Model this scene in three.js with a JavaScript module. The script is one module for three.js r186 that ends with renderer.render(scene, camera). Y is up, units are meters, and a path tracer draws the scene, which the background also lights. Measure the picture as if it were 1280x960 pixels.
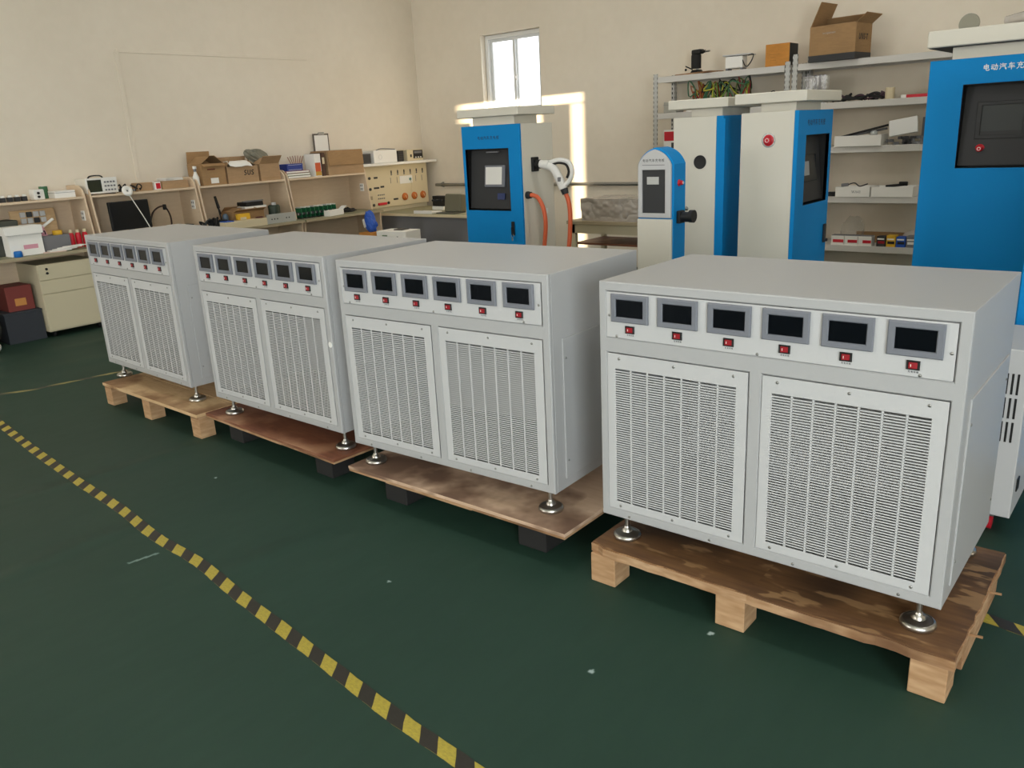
import * as THREE from 'three';
import { RoundedBoxGeometry } from 'three/addons/geometries/RoundedBoxGeometry.js';
import { mergeGeometries } from 'three/addons/utils/BufferGeometryUtils.js';
import { RectAreaLightUniformsLib } from 'three/addons/lights/RectAreaLightUniformsLib.js';

// ---------------------------------------------------------------- camera, sky, sun, window light, exposure
const scene = new THREE.Scene();
const camera = new THREE.PerspectiveCamera(50.31, 1280 / 960, 0.05, 200);
camera.position.set(0, 1.69, 0);
camera.rotation.set(-0.2941, 0.70, -0.0512, 'YXZ');
const renderer = new THREE.WebGLRenderer({ antialias: true });
renderer.toneMapping = THREE.LinearToneMapping;
renderer.toneMappingExposure = 0.77;
renderer.shadowMap.enabled = true;
RectAreaLightUniformsLib.init();
scene.background = new THREE.Color(3.2, 3.3, 3.4);

const SUN = new THREE.Vector3(-1, -0.012, -0.40).normalize();   // low sun, the way its light travels
const sun = new THREE.DirectionalLight(new THREE.Color(1, 0.80, 0.55), 34);
sun.target.position.set(-7, 1.6, -9.1);
sun.position.copy(sun.target.position).addScaledVector(SUN, -32);
sun.castShadow = true;
sun.shadow.mapSize.set(2048, 2048);
Object.assign(sun.shadow.camera, { left: -14, right: 14, top: 8, bottom: -8, near: 0.5, far: 70 });
sun.shadow.radius = 0.4;
scene.add(sun, sun.target);

// daylight that enters through each window opening (same size as the opening, just inside the glass)
const ROOM = { x0: -9.2, x1: 4, z0: -9.1, z1: 6, h: 4.4 };
const FRONT_WINDOWS = [[-8.4, -5.8, 1.0, 3.6], [0.8, 3.2, 1.0, 3.2]];   // x0 x1 y0 y1
const RIGHT_WINDOWS = [[1.4, 4.4, 0.8, 3.2]];   // z0 z1 y0 y1
const SUN_DOOR = [-5.00, -3.95, 0, 2.30];   // glazed door the low sun shines through: z0 z1 y0 y1
const BACK_WINDOW = [-7.915, -6.9, 1.98, 3.02];
const LAMP = 10.5;   // brightness of each ceiling panel
const SKY_COOL = new THREE.Color(0.88, 0.96, 1.0), SKY_WARM = new THREE.Color(1.0, 0.975, 0.94);
function daylight(w, h, at, to, color, power) {
  const l = new THREE.RectAreaLight(color, power, w, h);
  l.position.set(...at); l.lookAt(...to); scene.add(l);
}
for (const [a, b, c, d] of FRONT_WINDOWS) daylight(b - a - 0.1, d - c - 0.1, [(a + b) / 2, (c + d) / 2, ROOM.z1 - 0.02], [(a + b) / 2, (c + d) / 2, 0], SKY_WARM, 9);
for (const [a, b, c, d] of RIGHT_WINDOWS) daylight(b - a - 0.1, d - c - 0.1, [ROOM.x1 - 0.02, (c + d) / 2, (a + b) / 2], [0, (c + d) / 2, (a + b) / 2], SKY_COOL, 27);
{ const [a, b, c, d] = BACK_WINDOW; daylight(b - a - 0.16, d - c - 0.16, [(a + b) / 2, (c + d) / 2, ROOM.z0 - 0.02], [(a + b) / 2, (c + d) / 2, 0], SKY_COOL, 4); }

// ---------------------------------------------------------------- helpers
const V = (x, y, z) => new THREE.Vector3(x, y, z);
function rng(seed) { let s = seed >>> 0; return () => { s = (s + 0x6D2B79F5) | 0; let t = Math.imul(s ^ (s >>> 15), 1 | s); t = (t + Math.imul(t ^ (t >>> 7), 61 | t)) ^ t; return ((t ^ (t >>> 14)) >>> 0) / 4294967296; }; }
const hash = (x, y, s) => { let h = (x * 374761393 + y * 668265263 + s * 2147483647) | 0; h = Math.imul(h ^ (h >>> 13), 1274126177); return ((h ^ (h >>> 16)) >>> 0) / 4294967296; };
function vnoise(x, y, per, s) {
  const xi = Math.floor(x), yi = Math.floor(y), fx = x - xi, fy = y - yi, m = (a) => ((a % per) + per) % per;
  const u = fx * fx * (3 - 2 * fx), w = fy * fy * (3 - 2 * fy);
  const a = hash(m(xi), m(yi), s), b = hash(m(xi + 1), m(yi), s), c = hash(m(xi), m(yi + 1), s), d = hash(m(xi + 1), m(yi + 1), s);
  return a + (b - a) * u + (c - a) * w + (a - b - c + d) * u * w;
}
function fbm(u, v, per, oct, s) { let r = 0, a = 0.5, t = 0; for (let i = 0; i < oct; i++) { r += a * vnoise(u * per, v * per, per, s + i * 17); t += a; a *= 0.5; per *= 2; } return r / t; }
function texture(n, fn, srgb = true, metres = 1, m = n) {
  const d = new Uint8Array(n * m * 4);
  for (let j = 0; j < m; j++) for (let i = 0; i < n; i++) { const c = fn(i / n, j / m, i, j), k = (j * n + i) * 4; d[k] = c[0]; d[k + 1] = c[1]; d[k + 2] = c[2]; d[k + 3] = c[3] ?? 255; }
  const t = new THREE.DataTexture(d, n, m); t.magFilter = THREE.LinearFilter; t.minFilter = THREE.LinearMipmapLinearFilter; t.generateMipmaps = true;
  t.wrapS = t.wrapT = THREE.RepeatWrapping; if (srgb) t.colorSpace = THREE.SRGBColorSpace; t.repeat.set(1 / metres, 1 / metres); t.needsUpdate = true; return t;
}
const clamp = (x) => Math.max(0, Math.min(255, x));
const mixc = (a, b, t) => [0, 1, 2].map((i) => clamp(a[i] + (b[i] - a[i]) * t));
const mat = (color, roughness = 0.6, more = {}) => new THREE.MeshStandardMaterial({ color, roughness, ...more });
const phys = (color, roughness, more = {}) => new THREE.MeshPhysicalMaterial({ color, roughness, ...more });

function metreUV(g) {
  const p = g.attributes.position, uv = new Float32Array(p.count * 2), a = V(), b = V(), c = V();
  for (let i = 0; i < p.count; i += 3) {
    a.fromBufferAttribute(p, i); b.fromBufferAttribute(p, i + 1).sub(a); c.fromBufferAttribute(p, i + 2).sub(a); b.cross(c);
    const x = Math.abs(b.x), y = Math.abs(b.y), z = Math.abs(b.z);
    for (let k = 0; k < 3; k++) {
      const q = [p.getX(i + k), p.getY(i + k), p.getZ(i + k)];
      const [s, t] = y >= x && y >= z ? [q[0], q[2]] : x >= z ? [q[2], q[1]] : [q[0], q[1]];
      uv[(i + k) * 2] = s; uv[(i + k) * 2 + 1] = t;
    }
  }
  g.setAttribute('uv', new THREE.BufferAttribute(uv, 2)); return g;
}
function plain(g, keepUV) {
  if (g.index) g = g.toNonIndexed();
  for (const k of Object.keys(g.attributes)) if (!['position', 'normal', 'uv'].includes(k)) g.deleteAttribute(k);
  g.morphAttributes = {}; g.clearGroups();
  return keepUV ? g : metreUV(g);
}
const put = (g, [x, y, z] = [0, 0, 0], rot) => { if (rot) g.applyMatrix4(new THREE.Matrix4().makeRotationFromEuler(new THREE.Euler(...rot))); g.translate(x, y, z); return g; };
// box by size, centre, chamfer
const box = (w, h, d, at, r = 0, rot) => plain(put(r > 0 ? new RoundedBoxGeometry(w, h, d, 1, Math.min(r, w / 2.01, h / 2.01, d / 2.01)) : new THREE.BoxGeometry(w, h, d), at, rot));
// box by its limits
const lim = (x0, x1, y0, y1, z0, z1, r = 0) => box(Math.abs(x1 - x0), Math.abs(y1 - y0), Math.abs(z1 - z0), [(x0 + x1) / 2, (y0 + y1) / 2, (z0 + z1) / 2], r);
const cyl = (r0, r1, h, at, rot, n = 20) => plain(put(new THREE.CylinderGeometry(r0, r1, h, n), at, rot));
const tube = (pts, r, seg = 24, n = 7, closed = false) => plain(new THREE.TubeGeometry(new THREE.CatmullRomCurve3(pts.map((p) => V(...p)), closed), seg, r, n, closed));
const lathe = (pts, n = 24, at, rot) => plain(put(new THREE.LatheGeometry(pts.map(([x, y]) => new THREE.Vector2(x, y)), n), at, rot));
const sphere = (r, at, s = [1, 1, 1], n = 14) => plain(put(new THREE.SphereGeometry(r, n, Math.ceil(n * 0.7)).scale(...s), at));
const torus = (R, r, at, rot, n = 24) => plain(put(new THREE.TorusGeometry(R, r, 7, n), at, rot));
function shapeOf(pts) { const s = new THREE.Shape(); pts.forEach(([x, y], i) => (i ? s.lineTo(x, y) : s.moveTo(x, y))); s.closePath(); return s; }
const rectPts = (x0, x1, y0, y1) => [[x0, y0], [x1, y0], [x1, y1], [x0, y1]];
function sheet(outline, holes, depth, bevel = 0, at, rot, curve = 6) {
  const s = outline instanceof THREE.Path ? outline : shapeOf(outline);
  for (const h of holes) s.holes.push(h instanceof THREE.Path ? h : shapeOf(h));
  const g = new THREE.ExtrudeGeometry(s, { depth: depth - 2 * bevel, bevelEnabled: bevel > 0, bevelSize: bevel, bevelThickness: bevel, bevelOffset: -bevel, bevelSegments: 1, curveSegments: curve });
  if (bevel) g.translate(0, 0, bevel);
  return plain(put(g, at, rot));
}
const merge = (l) => (Array.isArray(l) ? (l.length > 1 ? mergeGeometries(l) : l[0]) : l);

const taken = new Map();
function numbered(n) { const k = taken.get(n) ?? 0; taken.set(n, k + 1); return k ? n + '_' + String(k).padStart(3, '0') : n; }
function part(parent, name, geo, m, at, rot) {
  const o = new THREE.Mesh(merge(geo), m); o.name = name; o.castShadow = o.receiveShadow = true;
  if (at) o.position.set(...at); if (rot) o.rotation.set(...rot);
  parent.add(o); return o;
}
function thing(name, label, category, at = [0, 0, 0], turn = 0, group) {
  const o = new THREE.Group(); o.name = numbered(name); o.position.set(...at); o.rotation.y = turn; o.userData = { label, category };
  if (group) o.userData.group = group; scene.add(o); return o;
}
function struct(name, geo, m, label, category) {
  const o = part(scene, numbered(name), geo, m); o.userData = { label, category, kind: 'structure' }; return o;
}
function structGroup(name, label, category, at = [0, 0, 0]) { const o = new THREE.Group(); o.name = numbered(name); o.position.set(...at); o.userData = { label, category, kind: 'structure' }; scene.add(o); return o; }

// ---------------------------------------------------------------- materials
const T = {
  wall: texture(512, (u, v) => { const n = fbm(u, v, 4, 5, 3), k = fbm(u, v, 40, 2, 9); return mixc([222, 211, 192], [237, 227, 210], n * 0.75 + k * 0.25); }, true, 3.1),
  wallBump: texture(512, (u, v) => { const n = fbm(u, v, 6, 6, 21) * 255; return [n, n, n]; }, false, 1.7),
  paint: texture(256, (u, v) => { const n = fbm(u, v, 90, 2, 31) * 255; return [n, n, n]; }, false, 0.25),
  foil: texture(256, (u, v) => { const n = 255 * Math.abs(2 * fbm(u, v, 7, 3, 77) - 1); return [n, n, n]; }, false, 0.8),
};
function woodTex(light, dark, seed, stain, streak = 1) {
  return texture(512, (u, v) => {
    const fine = fbm(u * 0.2, v, 128, 2, seed + 61);
    const warp = fbm(u, v, 3, 3, seed) * 1.4, g = fbm(u * 0.12 + warp * 0.02, v, 64, 3, seed + 5), f = fbm(u * 0.25, v, 8, 4, seed + 9);
    let t = 0.45 * g * streak + 0.4 * f + 0.5 * (fine - 0.4) * streak;
    const c = mixc(light, dark, t);
    const s = stain ? Math.max(0, fbm(u, v, 4, 5, seed + 40) - stain[3]) * stain[4] : 0;
    return s > 0 ? mixc(c, stain, Math.min(1, s)) : c;
  }, true, 1.3);
}
const M = {
  wall: mat(0xffffff, 0.92, { map: T.wall, bumpMap: T.wallBump, bumpScale: 0.004 }),
  ceiling: mat(0xdedbd2, 0.95),
  grey: mat(0xb0b0b0, 0.42, { bumpMap: T.paint, bumpScale: 0.0002 }),
  greyPanel: mat(0xc3c3c3, 0.45, { bumpMap: T.paint, bumpScale: 0.0002 }),
  pileGrey: mat(0xdfdacc, 0.5, { bumpMap: T.paint, bumpScale: 0.0002 }),
  blue: phys(0x0688cf, 0.6, { specularIntensity: 0.4, bumpMap: T.paint, bumpScale: 0.0003 }),
  bezel: mat(0x767981, 0.5), screen: phys(0x0a0d12, 0.14, { specularIntensity: 0.45 }),
  black: mat(0x141414, 0.55), rubber: mat(0x1d1c1b, 0.8), darkGrey: mat(0x2f3032, 0.6), midGrey: mat(0x77777a, 0.6),
  red: mat(0x930b1b, 0.4), redBright: mat(0xc91a2c, 0.45), orange: mat(0xe0683f, 0.5), orangeDeep: mat(0xc46a25, 0.55),
  white: mat(0xeceae4, 0.5), cream: mat(0xd9cba9, 0.6), paper: mat(0xf0eee8, 0.85), yellow: mat(0xe0b02c, 0.6), green: mat(0x3c6b4a, 0.6), pcb: mat(0x1f6a45, 0.5), blueStuff: mat(0x2457b8, 0.55), purple: mat(0x5a3a78, 0.6), pink: mat(0xd79aa8, 0.8),
  chrome: mat(0xc4c1bb, 0.3, { metalness: 1 }), steel: mat(0x9a9a96, 0.38, { metalness: 0.9 }), galv: mat(0xb9bcb9, 0.45, { metalness: 0.35 }),
  bench: mat(0x8e8c70, 0.6), benchEdge: mat(0xa79a7e, 0.6),
  board: mat(0xffffff, 0.62, { map: woodTex([226, 204, 176], [210, 186, 156], 411, null, 0.7) }),
  drawer: mat(0xc9bfa2, 0.5),
  shelf: mat(0xcfccc6, 0.5),
  glass: phys(0xffffff, 0.02, { transmission: 1, thickness: 0, ior: 1.45 }),
  film: phys(0xf6f6f4, 0.1, { transmission: 0.88, thickness: 0, ior: 1.4, bumpMap: T.foil, bumpScale: 0.01 }),
  bubble: mat(0xb4aca2, 0.25, { bumpMap: T.foil, bumpScale: 0.03 }),
  foam: mat(0xe9e9e6, 0.9), pvc: mat(0xe6e6e2, 0.4), alu: mat(0xdadcdb, 0.35),
};
function cartonMat(c, seed) { return mat(0xffffff, 0.85, { map: texture(256, (u, v) => { const n = fbm(u, v, 5, 4, seed), k = fbm(u * 0.2, v, 60, 2, seed + 3); return mixc(c.map((x) => x * 0.86), c, n * 0.6 + k * 0.5); }, true, 0.6) }); }
M.carton = cartonMat([172, 136, 94], 501); M.cartonOrange = cartonMat([214, 146, 66], 541); M.cartonPale = cartonMat([186, 152, 114], 561);
M.plyPale = mat(0xffffff, 0.75, { map: woodTex([220, 190, 148], [188, 152, 110], 601, [140, 104, 70, 0.60, 5]) });
M.plyPlain = mat(0xffffff, 0.75, { map: woodTex([216, 188, 162], [190, 158, 130], 631, [120, 92, 74, 0.58, 6], 0.8) });
M.plyRed = mat(0xffffff, 0.55, { map: woodTex([140, 88, 62], [104, 62, 44], 661, [176, 132, 100, 0.62, 5], 0.9) });
M.plyEdge = mat(0xffffff, 0.85, { map: woodTex([205, 172, 136], [158, 120, 84], 691, [110, 78, 52, 0.56, 5], 1.8) });
M.plyStain = mat(0xffffff, 0.62, { map: texture(1024, (u, v) => {   // weathered ply: dark damp stain, scuffed pale strokes along the grain
  const g = fbm(u * 0.10, v, 90, 3, 726), f = fbm(u, v, 6, 5, 731), k = fbm(u * 0.3, v, 34, 4, 741), big = fbm(u, v, 3, 3, 751);
  let c = mixc([146, 106, 66], [76, 50, 31], 0.2 + 0.55 * g + 0.5 * (f - 0.5));
  c = mixc(c, [42, 27, 17], Math.max(0, Math.min(0.8, (big - 0.48) * 3.2)));
  const s = Math.max(0, k - 0.56) * 5 * Math.max(0, fbm(u * 0.5, v, 26, 3, 761) - 0.45) * 7; return mixc(c, [186, 148, 104], Math.min(0.6, s));
}, true, 1.31) });
M.block = mat(0xffffff, 0.85, { map: woodTex([205, 170, 132], [166, 128, 90], 751, [104, 74, 52, 0.56, 5], 1.5) });

// ---------------------------------------------------------------- lettering
const GLYPH = {   // strokes on a 100 x 100 square
  dian: [[22, 22, 78, 22, 78, 62, 22, 62, 22, 22], [22, 42, 78, 42], [50, 4, 50, 80, 56, 89, 90, 89, 91, 74]],
  dong: [[10, 20, 44, 20], [5, 42, 48, 42], [24, 42, 10, 75, 42, 72], [36, 58, 46, 82], [52, 32, 90, 32, 86, 84, 76, 91, 69, 83], [70, 8, 70, 34, 64, 64, 48, 93]],
  qi: [[12, 12, 22, 22], [8, 38, 18, 46], [8, 88, 24, 58], [46, 6, 32, 34], [44, 20, 92, 20], [46, 36, 84, 36], [34, 52, 78, 52, 80, 76, 92, 92, 94, 74]],
  che: [[18, 20, 84, 20], [42, 4, 22, 48, 82, 48], [52, 30, 52, 97], [8, 68, 94, 68]],
  chong: [[50, 3, 50, 16], [12, 20, 90, 20], [46, 22, 26, 46, 76, 42], [62, 30, 80, 50], [38, 50, 34, 74, 12, 95], [60, 48, 60, 84, 66, 90, 90, 90, 92, 74]],
  zhuang: [[8, 28, 46, 28], [27, 6, 27, 97], [27, 30, 8, 66], [27, 34, 44, 54], [70, 4, 74, 14], [52, 20, 94, 20], [54, 20, 52, 60, 44, 93], [62, 48, 92, 48], [76, 32, 76, 88], [58, 88, 96, 88]],
};
function canvasMat(w, h, draw, rough = 0.6) {
  const c = document.createElement('canvas'); c.width = w; c.height = h; const x = c.getContext('2d'); x.clearRect(0, 0, w, h); draw(x);
  const t = new THREE.CanvasTexture(c); t.colorSpace = THREE.SRGBColorSpace;
  return new THREE.MeshStandardMaterial({ map: t, roughness: rough, alphaTest: 0.4, side: THREE.DoubleSide });
}
function pileText(color) {
  return canvasMat(770, 110, (x) => {
    x.strokeStyle = color; x.lineWidth = 9; x.lineCap = 'round'; x.lineJoin = 'round';
    ['dian', 'dong', 'qi', 'che', 'chong', 'dian', 'zhuang'].forEach((k, i) => { for (const s of GLYPH[k]) { x.beginPath(); for (let j = 0; j < s.length; j += 2) { const px = 6 + i * 110 + s[j], py = 5 + s[j + 1]; j ? x.lineTo(px, py) : x.moveTo(px, py); } x.stroke(); } });
  });
}
const decal = (w, h, at, rot) => plain(put(new THREE.PlaneGeometry(w, h), at, rot), true);
M.textWhite = pileText('#f2f2ee'); M.textDark = pileText('#123c66'); M.textGrey = pileText('#4a4a48');
M.tinyPrint = canvasMat(128, 32, (x) => { x.strokeStyle = '#4c4c50'; x.lineWidth = 3; ['chong', 'dian', 'che', 'zhuang'].forEach((k, i) => { for (const s of GLYPH[k]) { x.beginPath(); for (let j = 0; j < s.length; j += 2) { const px = 2 + i * 32 + s[j] * 0.28, py = 2 + s[j + 1] * 0.28; j ? x.lineTo(px, py) : x.moveTo(px, py); } x.stroke(); } }); });
const textMat = (w, h, font, color, lines, slant = 0) => canvasMat(w, h, (x) => { x.fillStyle = color; x.font = font; x.textBaseline = 'top'; x.setTransform(1, 0, slant, 1, 0, 0); lines.forEach(([s, a, b]) => x.fillText(s, a, b)); });

// ---------------------------------------------------------------- the room
{
  const { x0, x1, z0, z1, h } = ROOM, t = 0.24;
  // floor: green sheet with shallow ripples that run across it
  const RX = x1 - x0 + 0.5, RZ = z1 - z0 + 0.5, fx = x0 - 0.25, fz = z0 - 0.25;
  const ripples = [[-4.53, -1.2, -2.5, 0.05, 1], [-3.68, -0.4, -1.7, 0.05, 1], [-2.87, -1.3, -2.1, 0.05, 0.8], [-2.7, -1.95, -2.4, 0.04, 0.5], [-8.0, -2.0, -4.0, 0.09, 1.2], [-7.3, -1.5, -4.0, 0.1, 0.8], [-1.6, 0.4, -1.2, 0.05, 0.5]];
  const floorMap = texture(2048, (u, v) => {
    const X = fx + u * RX, Z = fz + v * RZ, n = fbm(u, v, 9, 5, 801), k = fbm(u * 3, v, 120, 3, 811), q = fbm(u, v, 3, 2, 821);
    let c = mixc([34, 60, 49], [46, 72, 60], 0.6 * n + 0.4 * k); c = mixc(c, [54, 58, 46], 0.55 * Math.max(0, q - 0.35) + 0.25 * Math.max(0, n - 0.55));
    const sx = X + 3.35 - (Z + 1.42) * -0.18;                                   // pale scuffed streak
    if (Math.abs(sx) < 0.008 && Z < -1.35 && Z > -1.48) c = mixc(c, [150, 170, 165], 0.7);
    for (const [a, b, r] of [[-1.316, -1.89, 0.012], [-1.097, -2.306, 0.012], [-3.9, -2.1, 0.008], [-2.3, -1.9, 0.008]]) if (Math.hypot(X - a, Z - b) < r * (0.6 + n)) c = [170, 186, 184];
    return c;
  });
  floorMap.repeat.set(1 / RX, 1 / RZ); floorMap.offset.set(-fx / RX, -fz / RZ);
  const floorBump = texture(2048, (u, v) => {
    const X = fx + u * RX, Z = fz + v * RZ; let b = 0.3 * fbm(u, v, 40, 4, 841);
    for (const [a, za, zb, w, k] of ripples) { const d = X - a - 0.05 * Math.sin(Z * 3 + a), e = Math.min(za - Z, Z - zb); if (e > 0) b += 0.6 * k * Math.exp(-(d * d) / (2 * w * w)) * Math.min(1, e / 0.3); }
    const n = clamp(b * 200); return [n, n, n];
  }, false);
  floorBump.repeat.copy(floorMap.repeat); floorBump.offset.copy(floorMap.offset);
  struct('floor', lim(x0 - 0.25, x1 + 0.25, -0.2, 0, z0 - 0.25, z1 + 0.25), phys(0xffffff, 0.6, { specularIntensity: 0.55, map: floorMap, bumpMap: floorBump, bumpScale: 0.022 }), 'dark green rippled sheet floor of the workshop', 'floor');
  struct('ceiling', lim(x0 - t, x1 + t, h, h + 0.2, z0 - t, z1 + t), M.ceiling, 'plain pale ceiling over the workshop', 'ceiling');
  const hole = ([a, b, c, d]) => rectPts(a, b, c, d);
  struct('wall_back', sheet(rectPts(x0 - t, x1 + t, 0, h), [hole(BACK_WINDOW)], t, 0, [0, 0, z0 - t]), M.wall, 'cream plastered wall with the small sliding window', 'wall');
  struct('wall_front', sheet(rectPts(x0 - t, x1 + t, 0, h), FRONT_WINDOWS.map(hole), t, 0, [0, 0, z1]), M.wall, 'cream plastered wall with two windows opposite the small window', 'wall');
  struct('wall_left', lim(x0 - t, x0, 0, h, z0, z1), M.wall, 'cream plastered wall behind the row of workbenches', 'wall');
  // a side wall drawn in the x-y plane, then turned to stand along z
  struct('wall_right', sheet(rectPts(-z1, -z0, 0, h), [...RIGHT_WINDOWS, SUN_DOOR].map(([a, b, c, d]) => rectPts(-b, -a, c, d)), t, 0, [x1, 0, 0], [0, Math.PI / 2, 0]), M.wall, 'cream plastered wall with a wide window and glazed door', 'wall');
  struct('trim_1', [box(0.014, 0.035, 2.5, [x0 + 0.004, 2.77, -5.88], 0.004), box(0.012, 1.45, 0.05, [x0 + 0.004, 2.04, -4.63], 0.004)], M.wall, 'plaster ridge outlining a walled-up opening above the workbenches', 'trim');
  // windows: frame, two sashes, panes
  function win(w, h2, at, turn, label, lock) {
    const g = structGroup('window_' + (++win.n), label, 'window', at); g.rotation.y = turn; if (!lock) g.userData.group = label.includes('opposite') ? 'windows opposite the small window' : 'windows beside the piles';
    const f = 0.05, s = 0.04, half = w / 2;
    part(g, 'frame', sheet(rectPts(-half, half, 0, h2), [rectPts(-half + f, half - f, f, h2 - f)], 0.09, 0.004, [0, 0, -0.045]), M.pvc);
    for (const [k, zz] of [[-1, -0.018], [1, 0.018]]) {
      const a = k < 0 ? -half + f : -0.03, b = k < 0 ? 0.03 : half - f;
      const sash = part(g, 'sash', sheet(rectPts(a, b, f, h2 - f), [rectPts(a + s, b - s, f + s, h2 - f - s)], 0.03, 0.003, [0, 0, zz - 0.015]), M.alu);
      part(sash, 'pane', box(b - a - 2 * s + 0.004, h2 - 2 * f - 2 * s + 0.004, 0.004, [(a + b) / 2, h2 / 2, zz]), M.glass);
    }
    if (lock) part(g, 'latch', [box(0.02, 0.07, 0.02, [0.03, h2 * 0.45, 0.045], 0.004), box(0.01, 0.03, 0.03, [0.03, h2 * 0.45, 0.06], 0.003)], M.white);
    return g;
  }
  win.n = 0;
  { const [a, b, c, d] = BACK_WINDOW; win(b - a - 0.01, d - c - 0.01, [(a + b) / 2, c + 0.005, z0 - 0.13], 0, 'small white sliding window letting in daylight above the grey kiosk roof', true); }
  for (const [a, b, c, d] of FRONT_WINDOWS) win(b - a, d - c, [(a + b) / 2, c, z1 + 0.12], 0, 'wide white sliding window in the wall opposite the small window');
  for (const [a, b, c, d] of RIGHT_WINDOWS) win(b - a, d - c, [x1 + 0.12, c, (a + b) / 2], Math.PI / 2, 'wide white sliding window in the wall beside the piles');
  // glazed door: sidelight, stile, transom and leaf; the low sun shines through it along the back wall
  { const [a, b, c, d] = SUN_DOOR, g = structGroup('door_1', 'glazed door with a narrow sidelight and transom', 'door', [x1 + 0.12, 0, 0]);
    part(g, 'door_stile', lim(-0.015, 0.015, 0, 2.17, -4.875, -4.69, 0.003), M.alu);
    part(g, 'transom_bar', lim(-0.02, 0.02, 2.17, 2.185, a, b), M.alu);
    part(g, 'pane', lim(-0.003, 0.003, 0.02, 2.165, a, -4.88), M.glass); part(g, 'pane', lim(-0.003, 0.003, 0.02, 2.165, -4.685, b), M.glass); part(g, 'pane', lim(-0.003, 0.003, 2.19, d, a, b), M.glass); }
  // two buildings across the yard; the low sun shines through the gap between them
  const far = mat(0x9a958c, 0.9);
  struct('wall_outside', lim(16, 17, 0, 9, -40, -0.6), far, 'plain building wall across the yard beyond the racks', 'wall');
  struct('wall_outside', lim(16, 17, 0, 9, 1.05, 60), far, 'plain building wall across the yard beyond the open floor', 'wall');
}
// ceiling light panels, out of the picture above the open floor; they light the cabinet tops
for (const [x, z] of [[-6.5, -2.4], [-2.6, -2.4], [1.2, -2.4], [-6.5, -6.2], [-2.6, -6.2], [1.2, -6.2]]) {
  const g = thing('ceiling_light', 'flat white ceiling light panel over the workshop floor', 'ceiling light', [x, ROOM.h, z], 0, 'ceiling light panels');
  part(g, 'housing', lim(-0.62, 0.62, -0.05, -0.001, -0.32, 0.32, 0.004), M.white);
  part(g, 'diffuser', lim(-0.59, 0.59, -0.056, -0.0505, -0.29, 0.29), new THREE.MeshStandardMaterial({ color: 0xffffff, roughness: 0.6, emissive: new THREE.Color(1, 0.97, 0.92), emissiveIntensity: 2.5 }));
  const l = new THREE.RectAreaLight(new THREE.Color(1, 0.965, 0.91), LAMP, 1.18, 0.58); l.position.set(x, ROOM.h - 0.065, z); l.lookAt(x, 0, z); scene.add(l);
}
// conduit along the back wall
{
  const p = thing('wall_conduit', 'grey metal conduit pipe running along the wall at bench height', 'pipe', [0, 1.045, -9.06]);
  part(p, 'pipe', cyl(0.022, 0.022, 3.75, [-7.05, 0, 0], [0, 0, Math.PI / 2], 14), M.steel);
  for (const x of [-8.8, -7.9, -6.5, -5.4]) part(p, 'pipe_clip', [torus(0.025, 0.006, [x, 0, 0], [0, Math.PI / 2, 0]), box(0.03, 0.08, 0.012, [x, 0, -0.03], 0.002)], M.steel);
}

// ---------------------------------------------------------------- floor tape
{
  const stripe = (a, b, len) => { const t = texture(256, (u, v) => { const k = (u + 1 - v * 0.34) % 1, n = fbm(u, v, 16, 3, 871) * 0.3; return mixc(k < 0.5 ? a : b, [70, 66, 50], n); }, true, 1, 64); t.repeat.set(1 / len, 1); return t; };
  function tape(pts, w, m, label) {
    const c = new THREE.CatmullRomCurve3(pts.map(([x, z]) => V(x, 0, z))), n = pts.length * 14, L = c.getLength(), pos = [], uv = [], idx = [], r = rng(5);
    for (let i = 0; i <= n; i++) {
      const p = c.getPointAt(i / n), t = c.getTangentAt(i / n), ww = w * (0.94 + 0.12 * r());
      for (const [s, y] of [[-1, 0.0001], [-1, 0.0018], [1, 0.0018], [1, 0.0001]]) { pos.push(p.x - s * t.z * ww / 2, y, p.z + s * t.x * ww / 2); uv.push(i / n * L, s * 0.5 + 0.5); }
      if (i) for (let k = 0; k < 3; k++) { const a = (i - 1) * 4 + k, b = a + 4; idx.push(a, a + 1, b, b, a + 1, b + 1); }
    }
    const g = new THREE.BufferGeometry(); g.setAttribute('position', new THREE.Float32BufferAttribute(pos, 3)); g.setAttribute('uv', new THREE.Float32BufferAttribute(uv, 2)); g.setIndex(idx); g.computeVertexNormals();
    const o = part(scene, numbered('hazard_tape'), plain(g, true), m); o.userData = { label, category: 'floor tape' };
  }
  const m1 = mat(0xffffff, 0.5, { map: stripe([196, 176, 62], [38, 34, 28], 0.154), side: THREE.DoubleSide });
  const m2 = mat(0xffffff, 0.6, { map: stripe([150, 140, 84], [62, 62, 50], 0.32), side: THREE.DoubleSide });
  tape([[-8.4, -2.05], [-7, -1.9], [-6.04, -1.79], [-5.2, -1.70], [-4.47, -1.635], [-3.95, -1.60], [-3.49, -1.545], [-3.1, -1.53], [-2.71, -1.475], [-2.4, -1.44], [-2.105, -1.405], [-1.655, -1.352], [-1.372, -1.333], [-0.6, -1.26], [0.8, -1.15]], 0.055, m1, 'long yellow and black striped floor tape crossing the open green floor');
  tape([[-6.845, -2.074], [-6.75, -2.26], [-6.70, -2.545], [-6.64, -2.898], [-6.6, -3.6], [-6.5, -5]], 0.045, m2, 'faded narrow striped floor tape running towards the benches');
  tape([[-0.9, -2.95], [-0.34, -2.925], [-0.24, -2.91], [0.5, -2.85], [1.5, -2.8]], 0.06, m1, 'short length of yellow and black tape under the dark stained pallet');
}

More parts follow.
